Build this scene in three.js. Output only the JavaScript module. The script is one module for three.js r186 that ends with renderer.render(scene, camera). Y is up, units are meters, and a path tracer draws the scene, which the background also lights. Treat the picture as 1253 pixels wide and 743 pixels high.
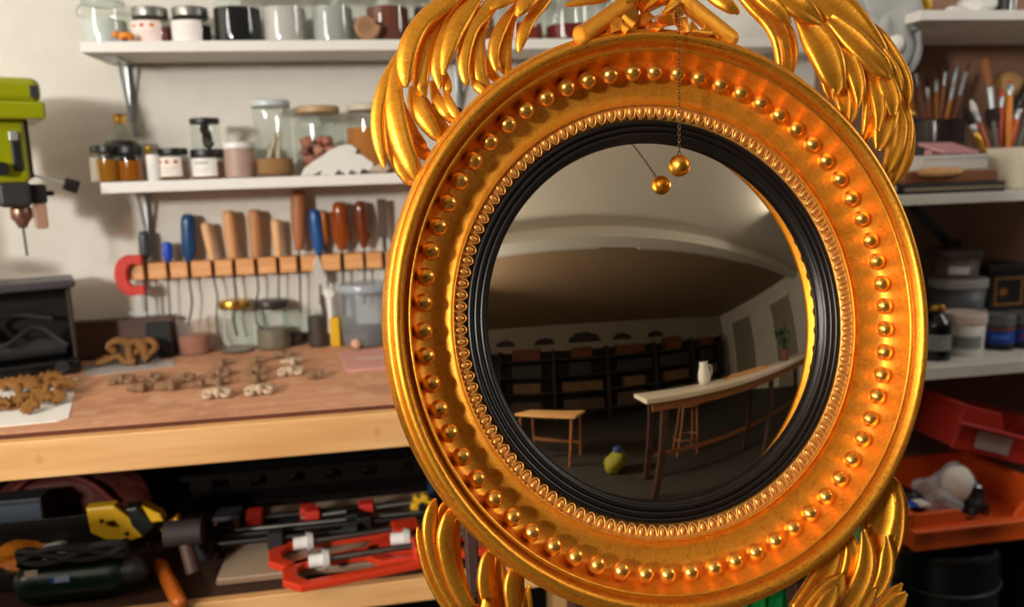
import * as THREE from 'three';
import { RoundedBoxGeometry } from 'three/addons/geometries/RoundedBoxGeometry.js';
import { ConvexGeometry } from 'three/addons/geometries/ConvexGeometry.js';
import { mergeGeometries } from 'three/addons/utils/BufferGeometryUtils.js';
import { RectAreaLightUniformsLib } from 'three/addons/lights/RectAreaLightUniformsLib.js';

// ---------------------------------------------------------------- camera, light, exposure
const W = 1253, H = 743, F = 1000, RAD = Math.PI / 180;
const scene = new THREE.Scene();
const camera = new THREE.PerspectiveCamera(2 * Math.atan(H / 2 / F) / RAD, W / H, 0.05, 60);
camera.position.set(0, 1.25, 1.8894);
camera.rotation.set(-9.1 * RAD, -9.47 * RAD, -1.9 * RAD, 'YXZ');
camera.updateMatrixWorld(true);
camera.focus = 0.83; camera.userData.fStop = 3.6;
scene.add(camera);
const renderer = new THREE.WebGLRenderer({ antialias: true });
renderer.toneMapping = THREE.LinearToneMapping;
renderer.toneMappingExposure = 0.92;
renderer.shadowMap.enabled = true;
scene.background = new THREE.Color(0x000000);
RectAreaLightUniformsLib.init();

// one hard flood lamp high on the far side of the workshop, one slim lamp by the side wall, one added fill lamp aimed at the ceiling
const KEY = { at: [-1.95, 1.76, 3.3], to: [0.1, 1.15, 0.6], w: 0.3, h: 0.3, I: 350, color: [1, 0.955, 0.89] };
const SIDE = { at: [3.1, 2.2, 1.35], to: [0.0, 1.5, 0.6], w: 0.5, h: 0.44, I: 20, color: [1, 0.96, 0.9] };
const SIDE2 = { at: [-2.5, 2.12, 2.75], to: [-0.3, 1.5, 0.1], w: 0.62, h: 0.44, I: 28, color: [1, 0.96, 0.9] };
const UP = { at: [-2.9, 1.7, 1.6], w: 0.6, h: 0.6, I: 62, color: [1, 0.94, 0.86] };

// ---------------------------------------------------------------- helpers
let seed = 7;
const rnd = () => { seed = (seed + 0x6D2B79F5) | 0; let t = Math.imul(seed ^ (seed >>> 15), 1 | seed); t = (t + Math.imul(t ^ (t >>> 7), 61 | t)) ^ t; return ((t ^ (t >>> 14)) >>> 0) / 4294967296; };
const rr = (a, b) => a + (b - a) * rnd();
const V = (x, y, z) => new THREE.Vector3(x, y, z);
const rayOf = (px, py) => V((px - W / 2) / F, -(py - H / 2) / F, -1).applyQuaternion(camera.quaternion);   // per metre of depth
const onZ = (px, py, z) => { const d = rayOf(px, py), t = (z - camera.position.z) / d.z; return camera.position.clone().addScaledVector(d, t); };
const onY = (px, py, y) => { const d = rayOf(px, py), t = (y - camera.position.y) / d.y; return camera.position.clone().addScaledVector(d, t); };
const used = {};
const numbered = (n) => { const k = used[n] = (used[n] ?? -1) + 1; return k ? `${n}_${String(k).padStart(3, '0')}` : n; };
function tag(o, label, category, group, kind) {
  if (label) o.userData.label = label;
  if (category) o.userData.category = category;
  if (group) o.userData.group = group;
  if (kind) o.userData.kind = kind;
  return o;
}
function thing(name, label, category, pos = [0, 0, 0], turn = 0, group) {
  const o = new THREE.Group(); o.name = numbered(name); o.position.set(...pos); o.rotation.y = turn;
  scene.add(o); return tag(o, label, category, group);
}
const flat = (g) => { let f = g.index ? g.toNonIndexed() : g; for (const k of Object.keys(f.attributes)) if (!['position', 'normal', 'uv'].includes(k)) f.deleteAttribute(k); if (!f.attributes.normal) f.computeVertexNormals(); if (!f.attributes.uv) f.setAttribute('uv', new THREE.BufferAttribute(new Float32Array(f.attributes.position.count * 2), 2)); return f; };
const merge = (...gs) => mergeGeometries(gs.flat().map(flat));
function boxUV(g0, s = 1, along) {     // uv in metres, from the way each face points; along: the axis the grain follows
  const g = flat(g0), p = g.attributes.position, n = g.attributes.normal, uv = g.attributes.uv;
  for (let i = 0; i < p.count; i++) {
    const a = [Math.abs(n.getX(i)), Math.abs(n.getY(i)), Math.abs(n.getZ(i))], P = [p.getX(i), p.getY(i), p.getZ(i)];
    const m = a.indexOf(Math.max(...a)), r = [0, 1, 2].filter((k) => k !== m);
    let [u, v] = r; if (along !== undefined && v === along) [u, v] = [v, u];
    uv.setXY(i, P[u] / s, P[v] / s);
  }
  return g;
}
const metal = (m) => m;
function mesh(name, geo, mat, parent = scene, pos) {
  const o = new THREE.Mesh(geo, mat); o.name = parent === scene ? numbered(name) : name; o.castShadow = o.receiveShadow = true;
  if (pos) o.position.set(...pos);
  parent.add(o); return o;
}
function part(name, geo, mat, parent, pos) {       // repeated part names get a number within their thing
  const same = parent.children.filter((c) => c.name.replace(/_\d{3}$/, '') === name).length;
  const o = mesh(name, geo, mat, parent, pos); o.name = same ? `${name}_${String(same).padStart(3, '0')}` : name; return o;
}
const struct = (name, geo, mat, pos) => { const o = mesh(name, geo, mat, scene, pos); o.userData.kind = 'structure'; return o; };
const at = (g, x = 0, y = 0, z = 0) => g.translate(x, y, z);
const box = (w, h, d, r = 0.002) => new RoundedBoxGeometry(w, h, d, 2, Math.min(r, w / 2.01, h / 2.01, d / 2.01));
const cyl = (r0, r1, h, n = 28) => new THREE.CylinderGeometry(r0, r1, h, n);   // top, bottom
const lathe = (pts, n = 36) => new THREE.LatheGeometry(pts.map((p) => new THREE.Vector2(Math.max(p[0], 0), p[1])), n);
const tube = (pts, r, n = 24, m = 8, closed = false) => new THREE.TubeGeometry(new THREE.CatmullRomCurve3(pts, closed), n, r, m, closed);
function capTube(pts, r, n = 16, m = 8) { const a = tube(pts, r, n, m), s = new THREE.SphereGeometry(r, m, 6); return merge(a, s.clone().translate(...pts[0].toArray()), s.clone().translate(...pts[pts.length - 1].toArray())); }
function bar(a, b, r, n = 10, r2 = r) { const d = b.clone().sub(a), g = new THREE.CylinderGeometry(r2, r, d.length(), n); g.applyQuaternion(new THREE.Quaternion().setFromUnitVectors(V(0, 1, 0), d.clone().normalize())); return g.translate(...a.clone().add(b).multiplyScalar(0.5).toArray()); }
function extrude(pts, depth, bevel = 0.002, holes = []) {
  const s = new THREE.Shape(pts.map((p) => new THREE.Vector2(...p)));
  for (const h of holes) s.holes.push(new THREE.Path(h.map((p) => new THREE.Vector2(...p))));
  return new THREE.ExtrudeGeometry(s, { depth, bevelEnabled: bevel > 0, bevelSize: bevel, bevelThickness: bevel, bevelSegments: 2, curveSegments: 10 }).translate(0, 0, -depth / 2);
}
function lump(rx, ry, rz, rough = 0.2, n = 3) {      // an irregular solid lump
  const g = new THREE.IcosahedronGeometry(1, n), p = g.attributes.position, k = [rr(0, 9), rr(0, 9), rr(0, 9)];
  for (let i = 0; i < p.count; i++) {
    const x = p.getX(i), y = p.getY(i), z = p.getZ(i);
    const f = 1 + rough * (Math.sin(3.1 * x + k[0]) * Math.sin(2.7 * y + k[1]) + 0.6 * Math.sin(5.3 * z + k[2] + 3 * x) * Math.cos(4.4 * y + k[0]));
    p.setXYZ(i, x * f * rx, y * f * ry, z * f * rz);
  }
  g.computeVertexNormals(); return g;
}

// ---------------------------------------------------------------- procedural textures
function noise2(px, py, s0) {     // tileable value noise with period (px, py)
  const v = new Float32Array(px * py); let s = s0 * 7919 + 13;
  for (let i = 0; i < v.length; i++) { s = (Math.imul(s, 1664525) + 1013904223) | 0; v[i] = ((s >>> 8) & 0xffff) / 65535; }
  return (u, w) => {
    const x = u * px, y = w * py, x0 = Math.floor(x), y0 = Math.floor(y); let fx = x - x0, fy = y - y0; fx = fx * fx * (3 - 2 * fx); fy = fy * fy * (3 - 2 * fy);
    const g = (i, j) => v[(((j % py) + py) % py) * px + (((i % px) + px) % px)];
    return (g(x0, y0) * (1 - fx) + g(x0 + 1, y0) * fx) * (1 - fy) + (g(x0, y0 + 1) * (1 - fx) + g(x0 + 1, y0 + 1) * fx) * fy;
  };
}
function tex(w, h, fn, srgb, rep = [1, 1]) {
  const d = new Uint8Array(w * h * 4);
  for (let j = 0; j < h; j++) for (let i = 0; i < w; i++) { const c = fn((i + 0.5) / w, (j + 0.5) / h), k = (j * w + i) * 4; for (let q = 0; q < 3; q++) d[k + q] = Math.max(0, Math.min(255, 255 * (c.length ? c[q] : c))); d[k + 3] = 255; }
  const t = new THREE.DataTexture(d, w, h); t.wrapS = t.wrapT = THREE.RepeatWrapping; t.magFilter = THREE.LinearFilter; t.minFilter = THREE.LinearFilter; t.repeat.set(...rep);
  if (srgb) t.colorSpace = THREE.SRGBColorSpace; t.needsUpdate = true; return t;
}
const hex = (c) => [(c >> 16 & 255) / 255, (c >> 8 & 255) / 255, (c & 255) / 255];
const mix = (a, b, t) => a.map((x, i) => x + (b[i] - x) * t);
function woodTex(a, b, s, streak = 40, knots = 0) {
  const n1 = noise2(3, streak, s), n2 = noise2(8, streak * 3, s + 1), n3 = noise2(4, 5, s + 2);
  const kn = []; for (let i = 0; i < knots; i++) kn.push([rnd(), rnd()]);
  return tex(512, 256, (u, v) => {
    const w = v + 0.03 * n3(u, v); let t = 0.55 * n1(u, w) + 0.3 * n2(u, w) + 0.15 * n3(u, v);
    for (const k of kn) { const d = Math.hypot((u - k[0]) * 2.2, (v - k[1]) * 1.6); t += 0.9 * Math.exp(-d * d * 2600); }
    return mix(hex(a), hex(b), Math.min(1, t));
  }, true);
}
const speckle = (s, f1 = 24, f2 = 90) => { const a = noise2(f1, f1, s), b = noise2(f2, f2, s + 3); return tex(256, 256, (u, v) => 0.6 * a(u, v) + 0.4 * b(u, v)); };
const T = {
  bump: speckle(3), fine: speckle(8, 60, 128),
  pine: woodTex(0xe2b277, 0xc98f52, 21, 26, 3), beech: woodTex(0xdfa56a, 0xc08048, 31, 40, 1), dark: woodTex(0x5a3826, 0x38211a, 41, 40),
  bench: null, floor: woodTex(0x3f3832, 0x2a2521, 61, 30), brown: woodTex(0xa86b3e, 0x7e4a28, 71, 40),
};
{ // bench top: pinkish ply, stained and dusty
  const g1 = noise2(3, 60, 5), g2 = noise2(6, 8, 6), g3 = noise2(30, 34, 7), g4 = noise2(90, 90, 9);
  T.bench = tex(1024, 512, (u, v) => { let c = mix(hex(0xd6a07c), hex(0xc68c66), 0.6 * g1(u, v) + 0.4 * g4(u, v)); const st = Math.max(0, g2(u, v) * 0.7 + g3(u, v) * 0.5 - 0.66); c = mix(c, hex(0x96604a), Math.min(0.35, st * 1.2)); const du = Math.max(0, g3(v, u) - 0.72); return mix(c, hex(0xd9bfa9), Math.min(0.3, du * 2)); }, true);
}
const goldN = noise2(14, 14, 51), goldN2 = noise2(70, 70, 52), goldN3 = noise2(160, 6, 53);
T.gold = tex(512, 512, (u, v) => { const w = Math.max(0, goldN(u, v) * 0.6 + goldN2(u, v) * 0.55 - 0.72); let c = mix(hex(0xf8a936), hex(0xe89624), goldN2(v, u)); c = mix(c, hex(0xc4671c), Math.min(0.4, w * 1.6)); return mix(c, hex(0xffc055), 0.2 * goldN(v, u)); }, true);
T.goldRub = tex(512, 256, (u, v) => { const w = Math.max(0, goldN3(v, u) * 0.6 + goldN2(u, v) * 0.5 - 0.66); let c = mix(hex(0xfbae3c), hex(0xea9828), goldN2(v, u)); return mix(c, hex(0x9a4f18), Math.min(0.65, w * 1.8)); }, true);
T.goldRough = tex(256, 256, (u, v) => [0, 0.75 + 0.25 * goldN2(u, v), 0]);
T.wall = (() => { const a = noise2(5, 5, 91), b = noise2(60, 60, 92); return tex(512, 512, (u, v) => mix(hex(0xd6d2c8), hex(0xc9c4ba), 0.7 * a(u, v) + 0.3 * b(u, v)), true); })();

const std = (color, roughness = 0.6, o = {}) => new THREE.MeshStandardMaterial({ color, roughness, metalness: 0, ...o });
const phys = (color, roughness, o = {}) => new THREE.MeshPhysicalMaterial({ color, roughness, metalness: 0, ...o });
const tx = (t, s) => { const c = t.clone(); c.repeat.set(1 / s, 1 / s); c.needsUpdate = true; return c; };
const M = {
  wall: std(0xffffff, 0.9, { map: tx(T.wall, 1.6), bumpMap: tx(T.bump, 0.25), bumpScale: 0.0006 }),
  ceiling: std(0xddd8cf, 0.9), floor: std(0xffffff, 0.7, { map: tx(T.floor, 1.2) }),
  white: std(0xd9d6cf, 0.5, { bumpMap: tx(T.fine, 0.2), bumpScale: 0.0002 }),
  pine: std(0xffffff, 0.55, { map: tx(T.pine, 0.5) }), beech: std(0xffffff, 0.5, { map: tx(T.beech, 0.25) }), brown: std(0xffffff, 0.55, { map: tx(T.brown, 0.3) }),
  dark: std(0xffffff, 0.6, { map: tx(T.dark, 0.3) }), bench: std(0xffffff, 0.65, { map: tx(T.bench, 0.9), bumpMap: tx(T.bump, 0.2), bumpScale: 0.0005 }),
  gold: phys(0xffffff, 0.45, { metalness: 0.75, map: tx(T.gold, 0.16), bumpMap: tx(T.bump, 0.03), bumpScale: 0.00012 }),
  goldRim: phys(0xffffff, 0.36, { metalness: 0.85, map: T.goldRub, bumpMap: tx(T.fine, 0.25), bumpScale: 0.0001 }),
  goldLeaf: phys(0xffffff, 0.36, { metalness: 0.85, map: tx(T.gold, 0.09), bumpMap: tx(T.bump, 0.03), bumpScale: 0.00015 }),
  goldBall: phys(0xffb750, 0.25, { metalness: 0.9, bumpMap: T.bump, bumpScale: 0.00012 }),
  goldEgg: phys(0xf2ad55, 0.45, { metalness: 0.7 }),
  ebony: phys(0x120d0b, 0.36),
  mirror: phys(0xeee2cc, 0.03, { metalness: 1 }),
  glass: phys(0xf4f8f6, 0.03, { transmission: 1, thickness: 0, ior: 1.45 }),
  haze: phys(0xeee6e0, 0.25, { transmission: 0.9, thickness: 0 }),
  steel: std(0x8d8d8a, 0.35, { metalness: 1 }), darkSteel: std(0x3c3a38, 0.4, { metalness: 0.9 }), zinc: std(0xb9c0c4, 0.35, { metalness: 0.6 }),
  brass: std(0xd6a648, 0.3, { metalness: 1 }), black: std(0x121110, 0.45), blackGloss: phys(0x0c0b0b, 0.2), rubber: std(0x1a1817, 0.8),
  lime: phys(0x8f9408, 0.3, { clearcoat: 0.4 }), red: phys(0xbd2410, 0.6), orangeRed: phys(0xd6401a, 0.4), blue: phys(0x15406e, 0.3), blueBright: phys(0x1e48b4, 0.3), yellow: phys(0xd6a412, 0.45),
  amber: phys(0xa34d0c, 0.15, { transmission: 0.35, thickness: 0 }), orange: phys(0xd9801c, 0.4), green: phys(0x0b7a33, 0.4), darkGreen: phys(0x0e3f31, 0.3),
  paper: std(0xe9e6df, 0.85), pinkPaper: std(0xd9a0a4, 0.85), ochre: std(0xa9712c, 0.7, { bumpMap: tx(T.bump, 0.05), bumpScale: 0.001 }), greyPaper: std(0xa9a29c, 0.85),
  plaster: std(0xcdcbc4, 0.8), cream: phys(0xece2c8, 0.4), greyPlastic: phys(0x8e8c89, 0.45), whitePlastic: phys(0xdad8d3, 0.4), charcoal: phys(0x2c2b2d, 0.5),
};
const powder = (c) => std(c, 0.9, { bumpMap: tx(T.bump, 0.06), bumpScale: 0.0012 });

// ---------------------------------------------------------------- the room
const RX0 = -3.8, RX1 = 6.0, RZ1 = 6.5, CEIL = 2.45, WT = 0.15;
struct('wall_back', at(boxUV(new THREE.BoxGeometry(RX1 - RX0 + 2 * WT, CEIL + 2 * WT, WT)), (RX0 + RX1) / 2, CEIL / 2, -WT / 2), M.wall);
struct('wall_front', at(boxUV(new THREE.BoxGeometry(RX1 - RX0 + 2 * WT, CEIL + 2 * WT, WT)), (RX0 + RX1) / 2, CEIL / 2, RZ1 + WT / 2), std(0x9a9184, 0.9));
struct('wall_left', at(boxUV(new THREE.BoxGeometry(WT, CEIL + 2 * WT, RZ1)), RX0 - WT / 2, CEIL / 2, RZ1 / 2), M.wall);
struct('wall_right', at(boxUV(new THREE.BoxGeometry(WT, CEIL + 2 * WT, RZ1)), RX1 + WT / 2, CEIL / 2, RZ1 / 2), M.wall);
struct('floor', at(boxUV(new THREE.BoxGeometry(RX1 - RX0, WT, RZ1)), (RX0 + RX1) / 2, -WT / 2, RZ1 / 2), M.floor);
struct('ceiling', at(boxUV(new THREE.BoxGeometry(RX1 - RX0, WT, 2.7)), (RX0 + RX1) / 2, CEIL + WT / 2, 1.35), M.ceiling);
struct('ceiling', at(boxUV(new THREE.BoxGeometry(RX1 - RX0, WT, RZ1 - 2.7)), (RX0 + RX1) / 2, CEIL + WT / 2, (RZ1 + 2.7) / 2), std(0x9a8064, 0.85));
struct('ceiling_beam', at(box(RX1 - RX0, 0.14, 0.2, 0.004), (RX0 + RX1) / 2, CEIL - 0.07, 2.65), M.white);
for (const [n, z0, z1] of [[1, 4.85, 5.95], [2, 3.0, 4.0]]) {
  const d = new THREE.Group(); d.name = `door_${n}`; d.userData.kind = 'structure'; d.position.set(RX1, 0, (z0 + z1) / 2); scene.add(d);
  const w = z1 - z0;
  part('door_leaf', at(box(0.05, 2.03, w - 0.12), -0.03, 1.03, 0), std(0x8b8272, 0.6), d);
  part('door_frame', merge(at(box(0.07, 2.12, 0.07), -0.035, 1.06, -w / 2 + 0.03), at(box(0.07, 2.12, 0.07), -0.035, 1.06, w / 2 - 0.03), at(box(0.07, 0.07, w), -0.035, 2.1, 0)), M.white, d);
  part('door_handle', merge(bar(V(-0.05, 1.0, -w / 2 + 0.14), V(-0.1, 1.0, -w / 2 + 0.14), 0.009), bar(V(-0.1, 1.0, -w / 2 + 0.14), V(-0.1, 1.0, -w / 2 + 0.26), 0.009)), M.steel, d);
}

// ---------------------------------------------------------------- lamps (each a fitting and a light of its own size)
function lamp(L, name, label, facing, housing) {
  const g = thing(name, label, 'lamp', L.at);
  const dir = facing ? V(...facing).sub(V(...L.at)).normalize() : V(0, 1, 0);
  const q = new THREE.Quaternion().setFromUnitVectors(V(0, 0, 1), dir);
  if (facing) { const m = new THREE.Matrix4().lookAt(V(0, 0, 0), dir.clone().negate(), V(0, 1, 0)); q.setFromRotationMatrix(m); }
  const turn = (geo) => geo.applyQuaternion(q);
  part('housing', turn(at(box(L.w + 0.05, L.h + 0.05, 0.06, 0.01), 0, 0, -0.035)), M.black, g);
  part('lamp_diffuser', turn(at(box(L.w, L.h, 0.006, 0.002), 0, 0, -0.001)), new THREE.MeshStandardMaterial({ color: 0xffffff, emissive: new THREE.Color(...L.color), emissiveIntensity: 3 }), g);
  if (housing) housing(g);
  const a = new THREE.RectAreaLight(new THREE.Color(...L.color), L.I, L.w, L.h);
  a.position.copy(dir).multiplyScalar(0.008); a.quaternion.copy(q).multiply(new THREE.Quaternion().setFromAxisAngle(V(0, 1, 0), Math.PI)); a.name = name + '_light'; g.add(a);
  return g;
}
lamp(KEY, 'flood_lamp', 'black work flood lamp on a tall tripod far behind the camera', KEY.to, (g) => {
  part('pole', bar(V(-0.03, -1.72, 0.04), V(-0.03, -0.1, 0.04), 0.014), M.black, g);
  part('tripod', merge([0, 2.1, 4.2].map((a) => bar(V(-0.03, -1.2, 0.04), V(-0.03 + 0.4 * Math.cos(a), -1.75, 0.04 + 0.4 * Math.sin(a)), 0.01))), M.black, g);
});
lamp(SIDE, 'panel_lamp', 'small upright panel lamp hung from the ceiling beside the long table', SIDE.to, (g) => { part('cord', bar(V(0, 0.17, 0), V(0, CEIL - SIDE.at[1], 0), 0.004), M.black, g); });
lamp(SIDE2, 'panel_lamp', 'small upright panel lamp hung from the ceiling beside the flood lamp', SIDE2.to, (g) => { part('cord', bar(V(0, 0.17, 0), V(0, CEIL - SIDE2.at[1], 0), 0.004), M.black, g); });
lamp(UP, 'added_fill_lamp', 'square black fill lamp on a stand, added to light the ceiling', null, (g) => {  // unseen fill lamp, added for soft ambient light off the ceiling
  part('stand', merge(bar(V(0, -1.75, 0), V(0, -0.06, 0), 0.016), at(cyl(0.17, 0.18, 0.03), 0, -1.735, 0)), M.black, g);
});

// ---------------------------------------------------------------- the mirror
const mirror = thing('convex_mirror', 'round carved giltwood convex mirror with beaded frame and ebonised inner ring', 'mirror');
mirror.position.set(0.31139722, 1.09036811, 1.06411205);
mirror.rotation.set(-12.483 * RAD, 6.064 * RAD, 0, 'YXZ');
mirror.updateMatrixWorld(true);
const MI = mirror.matrixWorld.clone().invert();
function onMirror(px, py, dz) {            // the point at that depth in the mirror's own axes
  const o = camera.position.clone().applyMatrix4(MI), d = rayOf(px, py).transformDirection(MI), t = (dz - o.z) / d.z;
  return o.addScaledVector(d, t);
}
const depthAt = (p) => camera.position.distanceTo(p.clone().applyMatrix4(mirror.matrixWorld));
const turned = (pts, n = 160) => lathe(pts, n).rotateX(Math.PI / 2);
function smooth(pts, k = 4) { const c = new THREE.CatmullRomCurve3(pts.map((p) => V(p[0], p[1], 0)), false, 'centripetal'); return c.getPoints(pts.length * k).map((p) => [p.x, p.y]); }
function scaleUV(g, u, v) { const a = g.attributes.uv; for (let i = 0; i < a.count; i++) a.setXY(i, a.getX(i) * u, a.getY(i) * v); return g; }
{
  const rim = [[0.296, -0.05], [0.2985, -0.04], [0.302, -0.026], [0.3065, -0.0225], [0.3085, -0.016], [0.3075, -0.009], [0.3055, -0.006], [0.3045, 0.0], [0.3055, 0.006], [0.308, 0.01], [0.3098, 0.016], [0.3092, 0.022], [0.3072, 0.0262], [0.305, 0.0272], [0.3043, 0.0268], [0.3038, 0.0292], [0.3015, 0.0325], [0.298, 0.0335], [0.2945, 0.0318], [0.292, 0.0275], [0.2908, 0.0232], [0.2894, 0.0212], [0.288, 0.0222], [0.2872, 0.0242], [0.2858, 0.0248], [0.2845, 0.0238]];
  part('rim', scaleUV(turned(smooth(rim, 4), 200), 12, 1), M.goldRim, mirror);
  const ch = [[0.2845, 0.0238], [0.2842, 0.016], [0.2832, 0.0075], [0.2808, -0.0005], [0.2768, -0.0066], [0.2705, -0.0108], [0.2625, -0.0138], [0.254, -0.0158], [0.247, -0.0165], [0.2415, -0.0148], [0.2385, -0.0125], [0.2378, -0.0095], [0.237, -0.0088], [0.2362, -0.0095], [0.236, -0.012]];
  part('cavetto', scaleUV(turned(smooth(ch, 4), 200), 1.7 / 0.16 * 0.16, 0.1), M.gold, mirror);
  // sixty-four gilt beads in the hollow
  const bead = new THREE.SphereGeometry(0.0096, 24, 18), peg = merge(bead);
  for (let k = 0; k < 64; k++) {
    const a = 2.61898772 + 2 * Math.PI * k / 64 + rr(-0.003, 0.003), b = part('bead', peg, M.goldBall, mirror, [0.27 * Math.cos(a), 0.27 * Math.sin(a), rr(-0.0004, 0.0006)]);
    b.rotation.set(rr(0, 6), rr(0, 6), rr(0, 6));
  }
  // egg-and-dart
  const band = part('egg_and_dart_band', turned(smooth([[0.236, -0.0125], [0.2342, -0.0135], [0.2300, -0.0150], [0.2260, -0.0172], [0.2235, -0.0195], [0.2215, -0.0215]], 3), 160), M.goldEgg, mirror);
  const eggParts = [];
  for (let v = 0; v < 3; v++) {
    const e = new THREE.SphereGeometry(1, 10, 8); e.scale(0.0033, 0.0054, 0.0027);
    const u = []; for (let i = 0; i <= 10; i++) { const t = Math.PI * (i / 10); u.push(V(0.0054 * Math.cos(t), 0.0045 - 0.0105 * Math.sin(t), 0.0018 + 0.0008 * Math.sin(t))); }
    const dart = new THREE.ConeGeometry(0.0009, 0.008, 5).rotateZ(Math.PI); dart.translate(0.0061, -0.001, 0.001);
    eggParts.push(merge(e, tube(u, 0.0009, 10, 5), dart));
  }
  for (let k = 0; k < 120; k++) {
    const a = 2 * Math.PI * (k + 0.5) / 120, r = 0.2292, e = part('egg', eggParts[k % 3], M.goldEgg, band, [r * Math.cos(a), r * Math.sin(a), -0.0143]);
    e.rotation.order = 'ZXY'; e.rotation.z = a - Math.PI / 2; e.rotation.x = 0.32; 
  }
  // ebonised reeded ring
  const reed = [[0.2222, -0.024]];
  for (let k = 0; k < 3; k++) { const r1 = 0.2215 - k * 0.0066, z1 = -0.0172 - k * 0.0006; for (let i = 0; i <= 8; i++) { const t = Math.PI * i / 8; reed.push([r1 - 0.0033 + 0.0033 * Math.cos(t), z1 + 0.0034 * Math.sin(t)]); } }
  reed.push([0.2015, -0.0188], [0.2, -0.0195], [0.1985, -0.0222], [0.1978, -0.026]);
  part('ebonised_ring', turned(reed, 200), M.ebony, mirror);
  const gl = [], Rc = 0.62, re = 0.1988, z0 = -0.0225 - Math.sqrt(Rc * Rc - re * re);
  for (let i = 48; i >= 0; i--) { const r = re * i / 48; gl.push([r, z0 + Math.sqrt(Rc * Rc - r * r)]); }
  const gg = turned(gl, 160);
  { const p = gg.attributes.position, n = gg.attributes.normal; for (let i = 0; i < p.count; i++) { const v = V(p.getX(i), p.getY(i), p.getZ(i) - z0).normalize(); n.setXYZ(i, v.x, v.y, v.z); } }
  part('mirror_glass', gg, M.mirror, mirror);
  part('hanging_knob', at(new THREE.SphereGeometry(0.0095, 20, 14).scale(1, 1, 0.6), -0.2105, 0.2335, -0.03), M.black, mirror);
  part('backboard', at(cyl(0.296, 0.296, 0.012, 64).rotateX(Math.PI / 2), 0, 0, -0.05), M.dark, mirror);
}
// carved leaves: each spine is a chain of [x, y, width] taken to its own depth in the mirror's axes
function leaf(name, pts, dz = 0, o = {}) {
  const { h = 0.36, tilt = 0.3, ridge = 0.22, dz1 = dz, seg = 22, m = 18, lip = 0, sink = pts[0][1] < 120 && name === 'acanthus_leaf' ? 0.012 : 0, hollow = pts[0][0] > 850 ? 0.5 : 0 } = o;
  const P = pts.map((p, i) => onMirror(p[0], p[1], dz + (dz1 - dz) * i / (pts.length - 1) - sink * Math.max(0, 1 - 2.2 * i / (pts.length - 1))));
  const wd = pts.map((p, i) => p[2] * depthAt(P[i]) / F * 1.3 * (i || !sink ? 1 : 0.6));
  if (sink) wd[wd.length - 1] = Math.max(wd[wd.length - 1], 0.38 * wd[wd.length - 2]);
  const c = new THREE.CatmullRomCurve3(P, false, 'centripetal'), pos = [], idx = [], uv = []; let len = 0, prev = null;
  for (let i = 0; i <= seg; i++) {
    const u = i / seg, q = c.getPoint(u), tan = c.getTangent(u), k = u * (pts.length - 1), a = Math.min(pts.length - 2, Math.floor(k)), f = k - a;
    const g = (j) => wd[Math.max(0, Math.min(wd.length - 1, j))], t2 = f * f, t3 = t2 * f;
    const w = Math.max(0.0008, 0.5 * ((2 * g(a)) + (-g(a - 1) + g(a + 1)) * f + (2 * g(a - 1) - 5 * g(a) + 4 * g(a + 1) - g(a + 2)) * t2 + (-g(a - 1) + 3 * g(a) - 3 * g(a + 1) + g(a + 2)) * t3));
    if (prev) len += q.distanceTo(prev); prev = q;
    const S0 = V(0, 0, 1).cross(tan).normalize(), N0 = tan.clone().cross(S0).normalize();
    const S = S0.clone().multiplyScalar(Math.cos(tilt)).addScaledVector(N0, Math.sin(tilt)), N = N0.clone().multiplyScalar(Math.cos(tilt)).addScaledVector(S0, -Math.sin(tilt));
    for (let j = 0; j <= m; j++) {
      const t = 2 * Math.PI * j / m, cs = Math.cos(t), sn = Math.sin(t);
      const hh = sn > 0 ? h * Math.pow(sn, 0.8) * (1 - ridge * Math.exp(-Math.pow((cs - 0.25) / 0.16, 2)) - 0.6 * ridge * Math.exp(-Math.pow((cs + 0.45) / 0.13, 2)) - hollow * Math.exp(-Math.pow((cs - 0.05) / 0.5, 4))) : 0.28 * h * sn;
      const r = q.clone().addScaledVector(S, cs * w / 2 / Math.max(0.7, Math.cos(tilt))).addScaledVector(N, hh * w / 1.15 + lip * u);
      pos.push(r.x, r.y, r.z); uv.push(j / m * 0.03, len);
    }
  }
  for (let i = 0; i < seg; i++) for (let j = 0; j < m; j++) { const a = i * (m + 1) + j, b = a + m + 1; idx.push(a, a + 1, b, b, a + 1, b + 1); }
  for (const [e, fl] of [[0, 1], [seg, 0]]) { const s = e * (m + 1); for (let j = 1; j < m - 1; j++) fl ? idx.push(s, s + j + 1, s + j) : idx.push(s, s + j, s + j + 1); }
  const g = new THREE.BufferGeometry(); g.setAttribute('position', new THREE.Float32BufferAttribute(pos, 3)); g.setAttribute('uv', new THREE.Float32BufferAttribute(uv, 2)); g.setIndex(idx); g.computeVertexNormals();
  return part(name, g, M.goldLeaf, mirror);
}
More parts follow.
